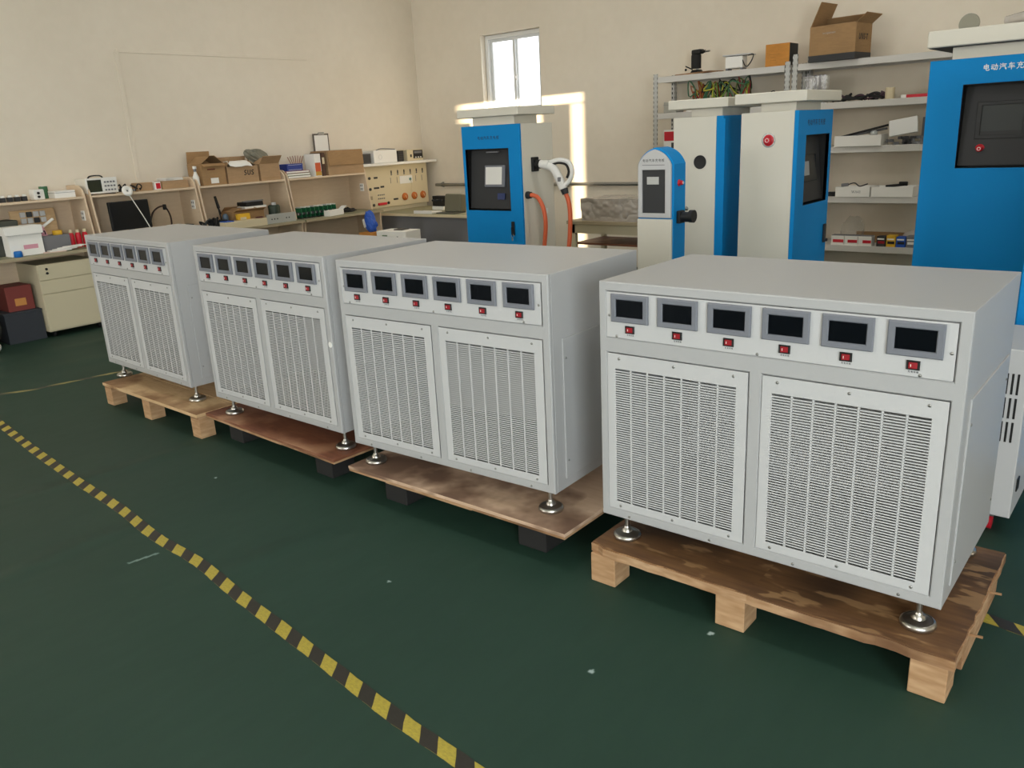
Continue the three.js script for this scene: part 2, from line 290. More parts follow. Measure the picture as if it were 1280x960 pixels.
// ---------------------------------------------------------------- pallets
const PT = 0.16;   // height of every deck
{
  const r = rng(77);
  function pallet(label, at, turn, W, D, build) { const g = thing('pallet', label, 'pallet', at, turn); build(g, W, D); return g; }
  // worn stained pallet
  pallet('worn wooden pallet with a dark stained top and splintered edges', [-0.995, 0, -2.36], 0.0, 1.29, 0.78, (g, W, D) => {
    // ragged outline of the ply deck
    const pts = []; const n = 40;
    for (let i = 0; i <= n; i++) pts.push([-W / 2 + W * i / n, (i < 2 ? 0.02 : 0) + (r() - 0.5) * 0.004 + (i > n * 0.8 && i < n * 0.9 ? 0.008 : 0)]);
    for (let i = 1; i < 16; i++) pts.push([W / 2 + (r() - 0.5) * 0.007, D * i / 16]);
    pts.push([W / 2, D], [-W / 2, D]); for (let i = 15; i > 0; i--) pts.push([-W / 2 + (r() - 0.5) * 0.006, D * i / 16]);
    const lay = (inset, y0, y1, m, name) => part(g, name, sheet(pts.map(([x, z]) => [x * (1 - inset), z * (1 - inset) + 0.004 * (inset > 0)]), [], y1 - y0, 0, [0, y0, 0], [-Math.PI / 2, 0, 0]), m);
    lay(0.0, 0.122, 0.155, M.plyEdge, 'deck'); lay(0.006, 0.155, PT, M.plyStain, 'deck_face');
    for (const x of [-W / 2 + 0.06, -0.06, W / 2 - 0.07]) {
      for (const z of [-0.06, -D / 2, -D + 0.06]) part(g, 'block', box(0.105 + 0.01 * r(), 0.1215, 0.11, [x, 0.061, z], 0.004), M.block);
    }
    part(g, 'side_board', box(0.02, 0.07, D - 0.26, [W / 2 - 0.012, 0.086, -D / 2], 0.003), M.plyEdge);
    for (const z of [0.2, 0.5]) part(g, 'splinter', box(0.06, 0.006, 0.008, [W / 2 + 0.004, 0.14, -z], 0.001, [0, 0.1, 0.05]), M.plyEdge);
  });
  // plywood sheet on dark feet (two of them)
  function sheetPallet(label, at, turn, W, D, top, feetX) {
    pallet(label, at, turn, W, D, (g) => {
      part(g, 'plywood_sheet', box(W, 0.016, D, [0, PT - 0.008, -D / 2], 0.002), top);
      part(g, 'plywood_edge', box(W - 0.004, 0.012, D - 0.004, [0, PT - 0.022, -D / 2], 0.002), M.plyEdge);
      part(g, 'under_board', box(W * 0.42, 0.012, 0.12, [-W * 0.1, PT - 0.034, -0.075], 0.002), M.plyEdge);
      for (const x of feetX) for (const z of [-0.14, -D + 0.14]) part(g, 'foot_block', box(0.15, PT - 0.028, 0.15, [x, (PT - 0.028) / 2, z], 0.006), M.rubber);
    });
  }
  sheetPallet('plywood sheet pallet with plain brown face on black feet', [-2.423, 0, -2.366], 0.004, 1.322, 0.80, M.plyPlain, [-0.40, 0.44]);
  sheetPallet('plywood sheet pallet with reddish glossy face on black feet', [-3.865, 0, -2.405], -0.05, 1.31, 0.80, M.plyRed, [-0.44, 0.46]);
  pallet('pale new wooden pallet with boarded deck and light blocks', [-5.181, 0, -2.397], -0.026, 1.305, 0.80, (g, W, D) => {
    let z = 0; for (const d of [0.26, 0.26, 0.268]) { part(g, 'deck_board', box(W, 0.022, d, [0, PT - 0.011, -z - d / 2], 0.003), M.plyPale); z += d + 0.004; }
    for (const x of [-W / 2 + 0.05, -0.04, W / 2 - 0.05]) {
      part(g, 'cross_board', box(0.1, 0.016, D - 0.02, [x, PT - 0.03, -D / 2], 0.002), M.plyEdge);
      for (const zz of [-0.06, -D / 2, -D + 0.06]) part(g, 'block', box(0.1, PT - 0.038, 0.1, [x, (PT - 0.038) / 2, zz], 0.003), M.block);
    }
  });
}

// ---------------------------------------------------------------- six-screen cabinets
{
  const W = 1.2, H = 0.91, D = 0.70, B = 0.11;
  const G = {};
  const u = (x) => x - W / 2, vv = (y) => y + B;
  const R4 = (x0, x1, y0, y1) => rectPts(u(x0), u(x1), vv(y0), vv(y1));
  G.frame = sheet(R4(0, W, 0, H), [R4(0.031, 1.167, 0.708, 0.877), R4(0.031, 0.574, 0.036, 0.652), R4(0.618, 1.165, 0.036, 0.652)], 0.022, 0.004, [0, 0, -0.022]);
  G.shell = merge([lim(u(0), u(W), vv(H - 0.005), vv(H), -D, -0.0215, 0.002), lim(u(0), u(W), vv(0), vv(0.005), -D, -0.0215, 0.002), lim(u(0), u(0.005), vv(0.003), vv(H - 0.003), -D, -0.0215, 0.002), lim(u(W - 0.005), u(W), vv(0.003), vv(H - 0.003), -D, -0.0215, 0.002)]);
  G.back = lim(u(0.004), u(W - 0.004), vv(0.004), vv(H - 0.004), -D + 0.002, -D + 0.006);
  G.body = merge([G.frame, G.shell, G.back]);
  G.side = box(0.007, 0.60, 0.565, [0, vv(0.342), -0.365], 0.003);
  G.panel = sheet(R4(0.033, 1.165, 0.710, 0.875), [], 0.004, 0.001, [0, 0, -0.003]);
  G.lip = merge([lim(u(0.026), u(1.172), vv(0.70), vv(0.885), -0.03, -0.026)]);
  G.bezel = sheet(rectPts(-0.0745, 0.0745, -0.05, 0.05), [rectPts(-0.0545, 0.0545, -0.031, 0.031)], 0.012, 0.003, [0, 0, 0]);
  G.glass = lim(-0.0555, 0.0555, -0.032, 0.032, 0.002, 0.006);
  G.swHouse = sheet(rectPts(-0.018, 0.018, -0.0135, 0.0135), [rectPts(-0.012, 0.012, -0.0095, 0.0095)], 0.006, 0.001);
  G.rocker = merge([box(0.0232, 0.018, 0.008, [0, 0, 0.004], 0.001, [0, 0.18, 0])]);
  G.mark = box(0.002, 0.008, 0.0008, [-0.005, 0, 0.0092], 0, [0, 0.18, 0]);
  G.screw = lathe([[0, 0.003], [0.0035, 0.0028], [0.005, 0.0012], [0.0052, 0]], 10, [0, 0, 0], [Math.PI / 2, 0, 0]);
  // louvred sheet: border, upright ribs and one short slat between each pair of slots
  function grille(x0, x1) {
    const s0 = x0 + 0.034, s1 = x1 - 0.041, t0 = 0.069, t1 = 0.594, l = [sheet(R4(x0, x1, 0.038, 0.65), [R4(s0, s1, t0, t1)], 0.004, 0.001, [0, 0, -0.003])];
    const cols = 7, rib = 0.007, cw = (s1 - s0 - (cols - 1) * rib) / cols, rows = 58, p = (t1 - t0) / rows;
    for (let c = 1; c < cols; c++) l.push(lim(u(s0 + c * (cw + rib) - rib), u(s0 + c * (cw + rib)), vv(t0), vv(t1), -0.003, 0.0005));
    for (let c = 0; c < cols; c++) for (let k = 1; k < rows; k++) { const a = s0 + c * (cw + rib), y = t0 + k * p; l.push(lim(u(a) - 0.001, u(a + cw) + 0.001, vv(y - p * 0.25), vv(y + p * 0.25), -0.001, 0.0005)); }
    return merge(l);
  }
  G.grilles = [grille(0.033, 0.572), grille(0.620, 1.163)];
  G.foot = lathe([[0, 0], [0.05, 0], [0.053, 0.004], [0.054, 0.010], [0.052, 0.017], [0.046, 0.022], [0.042, 0.0225], [0.0415, 0.021], [0.034, 0.024], [0.022, 0.026], [0.0205, 0.027], [0.019, 0.038], [0.0125, 0.0385], [0.0125, 0.047], [0.009, 0.0472], [0.009, 0.112]], 32);
  function screw(parent, x, y, z) { part(parent, 'screw', G.screw, M.steel, [u(x), vv(y), z]); }
  function cabinet(label, at, turn) {
    const g = thing('power_cabinet', label, 'cabinet', at, turn, 'six-screen power cabinets on pallets');
    part(g, 'body', G.body, M.grey);
    for (const s of [-1, 1]) { const p = part(g, 'side_panel', G.side, M.grey, [s * (W / 2 + 0.002), 0, 0]); for (const [y, z] of [[0.56, -0.1], [0.12, -0.1], [0.56, -0.63], [0.12, -0.63]]) part(p, 'screw', G.screw, M.steel, [s * 0.0034, vv(y), z], [0, s * Math.PI / 2, 0]); }
    const cp = part(g, 'control_panel', G.panel, M.greyPanel);
    part(g, 'panel_backing', G.lip, M.grey);
    for (const [x, y] of [[0.044, 0.79], [0.62, 0.872 - 0.006], [1.155, 0.79], [0.075, 0.716], [0.6, 0.716], [1.08, 0.716]]) screw(cp, x, y, 0.001);
    for (let k = 0; k < 6; k++) {
      const x = u(0.1315 + k * 0.186);
      const hm = part(g, 'display', G.bezel, M.bezel, [x, vv(0.82), 0.001]); part(hm, 'screen', G.glass, M.screen);
      const sw = part(g, 'rocker_switch', G.swHouse, M.black, [x - 0.001, vv(0.7445), 0.001]); part(sw, 'rocker', G.rocker, M.red); part(sw, 'mark', G.mark, M.white);
      part(g, 'printed_label', decal(0.03, 0.0075, [x, vv(0.7245), 0.0016]), M.tinyPrint);
    }
    G.grilles.forEach((gg, i) => {
      const p = part(g, 'louvre_panel', gg, M.greyPanel), a = i ? 0.620 : 0.033, b = i ? 1.163 : 0.572;
      for (const x of [a + 0.05, (a + b) / 2, b - 0.05]) { screw(p, x, 0.632, 0.001); screw(p, x, 0.051, 0.001); }
    });
    for (const x of [0.12, 0.45, 0.75, 1.08]) screw(g, x, 0.014, 0);
    for (const x of [-0.53, 0.53]) for (const z of [-0.065, -D + 0.065]) part(g, 'levelling_foot', G.foot, M.chrome, [x, 0, z]);
    return g;
  }
  // [centre of the front edge], turn
  const spots = [
    [[-5.937, -2.534], -0.039, 'pale grey six-screen power cabinet standing on the pale new wooden pallet'],
    [[-4.423, -2.472], -0.011, 'pale grey six-screen power cabinet with a white round sticker on its corner'],
    [[-3.068, -2.410], 0.041, 'pale grey six-screen power cabinet standing on the plain brown plywood sheet'],
    [[-1.617, -2.428], 0.0, 'pale grey six-screen power cabinet standing on the dark stained worn pallet'],
  ];
  spots.forEach(([[x, z], a, label], i) => {
    const g = cabinet(label, [x + Math.cos(a) * W / 2, PT, z - Math.sin(a) * W / 2], a);
    if (i === 1) part(g, 'sticker', lathe([[0, 0.0012], [0.014, 0.001], [0.015, 0]], 18, [u(1.183), vv(0.47), 0.0002], [Math.PI / 2, 0, 0]), M.paper);
  });
}
// ---------------------------------------------------------------- charging piles
// a steel pile: grey body, blue door with a sunken screen, roof on a neck; local front is +z, base at y = 0
function pile(name, label, at, turn, { w, d, h, roof, recess, text, doorT = 0.03, display }) {
  const g = thing(name, label, 'charging pile', at, turn);
  const blue = M.blue;
  part(g, 'plinth', lim(-w / 2 + 0.02, w / 2 - 0.02, 0, 0.08, -d + 0.02, -0.03, 0.004), M.darkGrey);
  part(g, 'body', [sheet(rectPts(-w / 2, w / 2, 0.08, h), [rectPts(-w / 2 + 0.006, w / 2 - 0.006, 0.086, h - 0.006)], d - doorT, 0.001, [0, 0, -d]), lim(-w / 2 + 0.004, w / 2 - 0.004, 0.084, h - 0.004, -d + 0.004, -d + 0.01)], M.pileGrey);
  const door = part(g, 'door', sheet(rectPts(-w / 2, w / 2, 0.08, h), recess ? [rectPts(...recess)] : [], doorT, 0.004, [0, 0, -doorT]), blue);
  if (recess) {
    const [a, b, c, e] = recess, q = 0.10;
    part(g, 'screen_recess', [lim(a - 0.012, a, c - 0.012, e + 0.012, -q, -0.002), lim(b, b + 0.012, c - 0.012, e + 0.012, -q, -0.002), lim(a, b, e, e + 0.012, -q, -0.002), lim(a, b, c - 0.012, c, -q, -0.002), lim(a, b, c, e, -q, -q + 0.006)], M.black);
    const board = part(g, 'instrument_board', box(b - a - 0.004, (e - c) * 0.96, 0.008, [(a + b) / 2, (c + e) / 2, -q * 0.62], 0.002, [-0.10, 0, 0]), M.darkGrey);
    if (display) display(board, a, b, c, e, -q * 0.62);
  }
  if (text) { const L = Math.min(w * 0.62, 0.42); part(door, 'lettering', decal(text.w ?? L, (text.w ?? L) / 7, [text.x ?? 0, text.y, 0.0012]), text.m); }
  if (roof) {
    const [hw, hd, hh, neck] = roof;
    part(g, 'roof_neck', lim(-w / 2 + 0.10, w / 2 - 0.10, h, h + neck, -d + 0.1, -0.06, 0.003), M.pileGrey);
    part(g, 'roof', lim(-hw / 2, hw / 2, h + neck, h + neck + hh, -d / 2 - hd / 2, -d / 2 + hd / 2, 0.008), M.pileGrey);
  }
  return g;
}
const estop = (parent, x, y, z, rot, r = 0.02) => { const e = part(parent, 'stop_button', put(lathe([[r * 1.5, 0], [r * 1.5, 0.004], [r * 0.9, 0.006], [r * 0.7, 0.014], [r, 0.016], [r, 0.026], [r * 0.8, 0.03], [0, 0.031]], 20), [0, 0, 0], [Math.PI / 2, 0, 0]), M.redBright, [x, y, z], rot); part(e, 'arrow_mark', torus(r * 0.5, 0.0018, [0, 0, 0.0315], undefined, 14), M.paper); return e; };
// kiosk with the plugged-in charging gun
{
  const k = pile('charging_kiosk', 'blue fronted charging kiosk with a plugged white gun and orange cables', [-5.173, 0, -6.0], 0, {
    w: 0.705, d: 0.50, h: 1.795, roof: [0.74, 0.56, 0.075, 0.075], recess: [-0.315, 0.215, 1.022, 1.585], text: { y: 1.685, w: 0.27, m: M.textDark, x: -0.02 },
    display: (b, x0, x1, y0, y1, z) => {
      part(b, 'film_wrapped_screen', box(0.25, 0.2, 0.02, [0.0, 1.335, z + 0.012], 0.006, [-0.1, 0, 0]), M.bezel);
      part(b, 'screen_film', box(0.20, 0.16, 0.003, [-0.005, 1.34, z + 0.026], 0.001, [-0.1, 0, 0]), M.white);
      part(b, 'card_reader', box(0.09, 0.06, 0.01, [0.08, 1.15, z + 0.03], 0.003, [-0.1, 0, 0]), mat(0x2b3a6a, 0.5));
      part(b, 'lamp_slot', box(0.14, 0.012, 0.03, [0, y1 - 0.03, z + 0.03], 0.003), M.midGrey);
    },
  });
  part(k, 'door_lock', [box(0.03, 0.13, 0.02, [0.24, 0.86, 0.011], 0.006), box(0.016, 0.07, 0.03, [0.24, 0.84, 0.02], 0.004)], M.black);
  part(k, 'key_ring', [torus(0.016, 0.002, [0.245, 0.795, 0.03]), box(0.014, 0.035, 0.003, [0.24, 0.765, 0.03], 0.001, [0, 0, 0.2])], M.steel);
  part(k, 'side_label', box(0.003, 0.05, 0.06, [0.354, 0.99, -0.36], 0.001), M.paper);
  const s = 0.3525;   // side face
  part(k, 'gun_holder', [box(0.03, 0.13, 0.09, [s + 0.012, 1.43, -0.20], 0.008), cyl(0.036, 0.04, 0.05, [s + 0.045, 1.43, -0.20], [0, 0, Math.PI / 2])], M.black);
  part(k, 'cable_gland', [cyl(0.034, 0.034, 0.02, [s + 0.01, 1.16, -0.08], [0, 0, Math.PI / 2]), cyl(0.026, 0.03, 0.03, [s + 0.03, 1.16, -0.08], [0, 0, Math.PI / 2])], M.darkGrey);
  part(k, 'lower_cable', tube([[s + 0.04, 1.16, -0.08], [s + 0.10, 1.15, -0.09], [s + 0.16, 1.06, -0.1], [s + 0.18, 0.92, -0.11], [s + 0.15, 0.7, -0.12], [s + 0.12, 0.4, -0.1], [s + 0.2, 0.06, -0.05], [s + 0.35, 0.02, -0.1]], 0.020, 40, 9), M.orange);
  const gun = thing('charging_gun', 'white charging gun with loop handle plugged into the blue kiosk side', 'charging gun', [-5.173 + s + 0.07, 1.43, -6.2], 0.25);
  part(gun, 'nozzle', cyl(0.034, 0.045, 0.09, [0.045, -0.005, 0], [0, 0, Math.PI / 2 - 0.15]), M.white);
  part(gun, 'gun_body', tube([[0.07, -0.01, 0], [0.13, -0.04, 0], [0.18, -0.12, 0], [0.21, -0.19, 0], [0.225, -0.225, 0]], 0.040, 20, 10), M.white);
  part(gun, 'loop_handle', tube([[0.10, 0.012, 0], [0.20, 0.03, 0], [0.285, 0.005, 0], [0.315, -0.07, 0], [0.29, -0.15, 0], [0.235, -0.20, 0]], 0.022, 26, 9), M.white);
  part(gun, 'grip_strip', tube([[0.13, 0.0, 0.006], [0.20, 0.005, 0.006], [0.262, -0.015, 0.006], [0.285, -0.075, 0.006], [0.265, -0.13, 0.006]], 0.012, 20, 7), M.rubber);
  part(gun, 'trigger', box(0.03, 0.04, 0.03, [0.20, -0.14, 0.03], 0.006), M.midGrey);
  part(gun, 'cuff', cyl(0.036, 0.03, 0.05, [0.238, -0.25, 0], [0, 0, 0.3]), M.darkGrey);
  const cable = part(gun, 'gun_cable', tube([[0.24, -0.255, 0], [0.27, -0.33, 0], [0.285, -0.46, 0], [0.275, -0.65, 0.0], [0.26, -0.9, 0.02], [0.28, -1.15, 0.05], [0.35, -1.38, 0.1], [0.5, -1.408, 0.15]], 0.021, 44, 9), M.orange);
  cable.userData.label = 'thick orange cable';
}
// the arched-top post
{
  const g = thing('charging_post', 'small grey charging post with a blue arched edge and black plug holder', 'charging post', [-2.856, 0, -5.0]);
  const w = 0.275, H = 1.57, d = 0.17, arch = (i, y0 = 0.0) => { const s = new THREE.Shape(), a = w / 2 - i; s.moveTo(-a, y0); s.lineTo(a, y0); s.lineTo(a, H - 0.11 - i * 0.3); s.quadraticCurveTo(a * 0.72, H - 0.02 - i, 0, H - i); s.quadraticCurveTo(-a * 0.72, H - 0.02 - i, -a, H - 0.11 - i * 0.3); s.closePath(); return s; };
  part(g, 'blue_shell', sheet(arch(0), [], d, 0.006, [0, 0, -d], undefined, 10), M.blue);
  const f = part(g, 'front_cover', sheet(arch(0.012, 1.108), [rectPts(-0.094, 0.082, 1.14, 1.425)], 0.022, 0.004, [0, 0, -0.002], undefined, 10), M.greyPanel);
  part(g, 'lower_cover', lim(-w / 2 + 0.006, w / 2 - 0.006, 0.02, 1.10, -0.002, 0.020, 0.004), M.pileGrey);
  part(g, 'instrument_window', lim(-0.096, 0.084, 1.138, 1.427, 0.0, 0.008), M.darkGrey);
  part(g, 'small_screen', box(0.09, 0.05, 0.004, [-0.013, 1.355, 0.011], 0.001), mat(0xb9bab6, 0.3));
  part(f, 'lettering', decal(0.17, 0.024, [-0.005, 1.487, 0.0206]), M.textGrey);
  part(f, 'printed_line', box(0.17, 0.004, 0.001, [-0.005, 1.457, 0.0205]), M.midGrey);
  estop(g, w / 2, 1.335, -0.075, [0, Math.PI / 2, 0], 0.015);
  part(g, 'plug_holder', [box(0.03, 0.085, 0.07, [w / 2 + 0.014, 1.11, -0.075], 0.006), cyl(0.034, 0.034, 0.06, [w / 2 + 0.06, 1.11, -0.075], [0, 0, Math.PI / 2]), cyl(0.042, 0.042, 0.03, [w / 2 + 0.10, 1.115, -0.075], [0, 0, Math.PI / 2])], M.black);
}
// two piles turned sideways, their blue fronts towards the shelves' open end
{
  const a = pile('charging_pile', 'grey sided charging pile with a round black socket hole, deep blue front', [-2.845, 0, -6.35], Math.PI / 2, { w: 0.70, d: 0.42, h: 1.76, roof: [0.74, 0.5, 0.07, 0.06], recess: null, doorT: 0.06 });
  // local x of the side that faces the room is +0.35 after the quarter turn
  part(a, 'socket', lathe([[0.052, 0], [0.052, 0.004], [0.046, 0.006], [0.044, 0.001], [0, 0.001]], 24, [-0.35, 1.425, -0.19], [0, 0, Math.PI / 2]), M.black);
  part(a, 'door_edge', lim(0.336, 0.352, 0.1, 1.74, -0.055, 0.008, 0.002), M.blue); part(a, 'door_edge', lim(-0.352, -0.336, 0.1, 1.74, -0.02, 0.012, 0.002), M.blue);
  part(a, 'side_lock', [lathe([[0.016, 0], [0.016, 0.006], [0.008, 0.012], [0, 0.013]], 14, [-0.35, 1.07, -0.30], [0, 0, Math.PI / 2])], M.steel);
  const b = pile('charging_pile', 'grey sided charging pile with a red stop button and blue screen door', [-2.2, 0, -6.14], Math.PI / 2, {
    w: 0.68, d: 0.416, h: 1.763, roof: [0.70, 0.52, 0.073, 0.058], recess: [-0.18, 0.29, 1.11, 1.593], text: { y: 1.68, w: 0.36, m: M.textDark },
    display: (p, x0, x1, y0, y1, z) => { part(p, 'screen', box(0.26, 0.19, 0.012, [0.05, 1.36, z + 0.01], 0.004, [-0.1, 0, 0]), M.screen); part(p, 'screen_film', box(0.1, 0.1, 0.002, [-0.03, 1.36, z + 0.02], 0.0005, [-0.1, 0, 0]), mat(0x9a9c9c, 0.3)); },
  });
  estop(b, -0.34, 1.572, -0.208, [0, -Math.PI / 2, 0], 0.026); part(b, 'button_plate', lathe([[0.05, 0], [0.05, 0.003], [0, 0.003]], 24, [-0.34, 1.572, -0.208], [0, 0, Math.PI / 2]), M.steel);
  part(b, 'door_lock', [box(0.03, 0.14, 0.02, [0.27, 0.86, 0.011], 0.006), cyl(0.012, 0.012, 0.03, [0.27, 0.81, 0.02], [Math.PI / 2, 0, 0])], M.darkGrey);
}
// tall bright pile near the rack end
{
  const g = pile('charging_pile', 'tall bright blue charging pile with white lettering and wide dark screen recess', [-0.945, 0, -5.5], 0, {
    w: 0.765, d: 0.55, h: 1.985, roof: [0.80, 0.62, 0.09, 0.07], recess: [-0.195, 0.245, 1.382, 1.842], text: { y: 1.927, w: 0.29, m: M.textWhite, x: 0.035 },
    display: (p, x0, x1, y0, y1, z) => {
      part(p, 'screen_frame', sheet(rectPts(-0.12, 0.14, 1.54, 1.745), [rectPts(-0.095, 0.115, 1.562, 1.725)], 0.012, 0.002, [0, 0, z + 0.004]), M.darkGrey);
      part(p, 'screen', lim(-0.096, 0.116, 1.56, 1.726, z + 0.002, z + 0.007), mat(0x33383a, 0.3));
      part(p, 'card_slot', lim(0.03, 0.13, 1.435, 1.5, z + 0.002, z + 0.014, 0.002), M.black);
      estop(p, -0.085, 1.487, z + 0.012, [0, 0, 0], 0.017);
    },
  });
  part(g, 'roof_lip', lim(-0.39, 0.39, 2.052, 2.058, -0.57, 0.02), M.darkGrey);
  const lid = thing('paper_lining', 'crumpled grey lining lying on top of the tall pile roof', 'lining', [-0.80, 2.147, -5.72]);
  part(lid, 'crumpled_sheet', tube([[-0.2, 0.03, 0], [-0.08, 0.045, 0.03], [0.06, 0.035, -0.02], [0.2, 0.05, 0.02]], 0.028, 18, 7), M.bubble);
  // the blue pile further along, only its edge in view
  pile('charging_pile', 'blue charging pile standing behind the low white vented unit', [-0.215, 0, -4.25], 0, { w: 0.70, d: 0.5, h: 1.8, roof: [0.74, 0.56, 0.075, 0.075], recess: [-0.27, 0.27, 1.03, 1.58], text: { y: 1.68, w: 0.27, m: M.textDark } });
}
// low white vented unit behind the cabinet on the stained pallet
{
  const g = thing('power_unit', 'low white vented power unit on red casters', 'power unit', [-0.68, 0, -3.6]);
  const w = 0.54, d = 0.45;
  part(g, 'body', sheet(rectPts(-w / 2, w / 2, 0.09, 0.80), [], d, 0.004, [0, 0, -d]), M.greyPanel);
  for (let k = 0; k < 3; k++) for (let j = 0; j < 5; j++) part(g, 'vent_slot', box(0.008, 0.085, 0.004, [w / 2 - 0.032 - j * 0.019, 0.66 - k * 0.1, 0.0005], 0.001), M.black);
  part(g, 'side_socket', [box(0.006, 0.055, 0.05, [w / 2 + 0.002, 0.21, -0.1], 0.002)], M.black);
  for (const x of [-0.2, 0.19]) for (const z of [-0.07, -0.38]) { const c = part(g, 'caster', [cyl(0.032, 0.032, 0.024, [x, 0.032, z], [0, 0, Math.PI / 2])], M.redBright); part(c, 'caster_fork', [box(0.04, 0.03, 0.05, [x, 0.078, z], 0.004)], M.steel); }
}
// wrapped carton on the side table
{
  const t = thing('side_table', 'pale side table under the bubble-wrapped box', 'table', [-4.5, 0, -7.1]);
  part(t, 'tabletop', lim(-0.62, 0.52, 0.775, 0.81, -0.66, 0, 0.004), M.benchEdge);
  part(t, 'apron', lim(-0.58, 0.48, 0.68, 0.774, -0.05, -0.03), M.drawer);
  for (const x of [-0.58, 0.46]) for (const z of [-0.06, -0.62]) part(t, 'leg', lim(x, x + 0.05, 0, 0.774, z - 0.02, z + 0.03, 0.003), M.drawer);
  part(t, 'lower_shelf', lim(-0.55, 0.47, 0.56, 0.58, -0.6, -0.06, 0.003), M.plyRed);
  const p = thing('wrapped_package', 'long box wrapped in shiny grey bubble film on the side table', 'package', [-4.53, 0.81, -7.13]);
  const r = rng(31), g = new THREE.BoxGeometry(0.86, 0.225, 0.5, 26, 8, 14), q = g.attributes.position, v = V();
  for (let i = 0; i < q.count; i++) { v.fromBufferAttribute(q, i); const n = fbm((v.x + 2) / 3, (v.y + v.z + 2) / 3, 30, 3, 9) - 0.5; const k = 1 + n * 0.06; q.setXYZ(i, v.x * k, Math.max(-0.1125, v.y * (1 + n * 0.14)), v.z * k); }
  g.computeVertexNormals(); part(p, 'bubble_wrap', plain(put(g, [0, 0.1125, -0.26])), M.bubble);
  part(p, 'tape_strap', [box(0.05, 0.008, 0.53, [0.1, 0.232, -0.26], 0.002)], M.film);
}

// ---------------------------------------------------------------- racks along the back wall
const LEVELS = [0.46, 0.945, 1.43, 1.85, 2.235];
{
  const hole = texture(64, (u, v) => { const y = v * 3 % 1, a = Math.abs(u - 0.5) < 0.13 && Math.abs(y - 0.5) < 0.26; const n = 176 + 26 * fbm(u, v, 8, 2, 3); return a ? [62, 62, 60] : [n, n, n - 4]; }, true, 1, 192);
  hole.repeat.set(1 / 0.055, 1 / 0.15);
  const postM = mat(0xffffff, 0.5, { map: hole });
  function rack(label, x0, x1, h) {
    const g = thing('storage_rack', label, 'rack', [(x0 + x1) / 2, 0, -8.6]), w = x1 - x0, d = 0.46;
    for (const sx of [-1, 1]) for (const z of [0, -d]) {
      const p = part(g, 'post', [lim(-0.0275, 0.0275, 0, h, -0.002, 0.002), lim(-0.0275, -0.0235, 0, h, -0.04, 0)].map((q) => q), postM, [sx * (w / 2 - 0.03), 0, z + (z ? 0 : 0.004)]); if (z) p.rotation.y = sx > 0 ? Math.PI : Math.PI / 2;
    }
    for (const y of LEVELS) {
      const s = part(g, 'shelf_board', lim(-w / 2 + 0.004, w / 2 - 0.004, y - 0.012, y, -d + 0.004, -0.004), M.shelf);
      part(s, 'front_beam', lim(-w / 2 + 0.06, w / 2 - 0.06, y - 0.062, y + 0.002, -0.006, 0.012, 0.004), M.shelf);
      part(s, 'rear_beam', lim(-w / 2 + 0.06, w / 2 - 0.06, y - 0.062, y - 0.012, -d - 0.004, -d + 0.006, 0.003), M.shelf);
      for (const sx of [-1, 1]) part(s, 'side_beam', lim(sx * (w / 2 - 0.012) - 0.008, sx * (w / 2 - 0.012) + 0.008, y - 0.05, y - 0.012, -d + 0.01, -0.01), M.shelf);
    }
    return g;
  }
  rack('pale steel rack whose top holds the bench drill and small orange carton', -4.94, -3.37, 2.27);
  rack('pale steel rack with stacked white bins beside the tall blue pile', -3.355, -1.35, 2.33);
}
// a carton with open flaps; flaps: [side, angle, length, material]
function carton(name, label, [x, y, z], turn, w, h, d, m, flaps = [], group) {
  const g = thing(name, label, 'box', [x, y, z], turn, group), t = 0.006;
  if (flaps.length) {
    part(g, 'carton_body', [lim(-w / 2, w / 2, 0, t, -d / 2, d / 2), lim(-w / 2, -w / 2 + t, t, h, -d / 2, d / 2), lim(w / 2 - t, w / 2, t, h, -d / 2, d / 2), lim(-w / 2 + t, w / 2 - t, t, h, -d / 2, -d / 2 + t), lim(-w / 2 + t, w / 2 - t, t, h, d / 2 - t, d / 2)], m);
    for (const [side, ang, len, fm] of flaps) {
      const along = side === 'f' || side === 'b', L = along ? w - 0.01 : d - 0.01;
      const q = part(g, 'flap', lim(-L / 2, L / 2, 0, len, -t / 2, t / 2), fm ?? m);
      q.position.set(along ? 0 : (side === 'r' ? w / 2 - t / 2 : -w / 2 + t / 2), h, along ? (side === 'f' ? d / 2 - t / 2 : -d / 2 + t / 2) : 0);
      q.rotation.set(0, along ? 0 : Math.PI / 2, 0); q.rotateX(side === 'f' || side === 'r' ? ang : -ang);
    }
  } else part(g, 'carton_body', lim(-w / 2, w / 2, 0, h, -d / 2, d / 2, 0.003), m);
  return g;
}
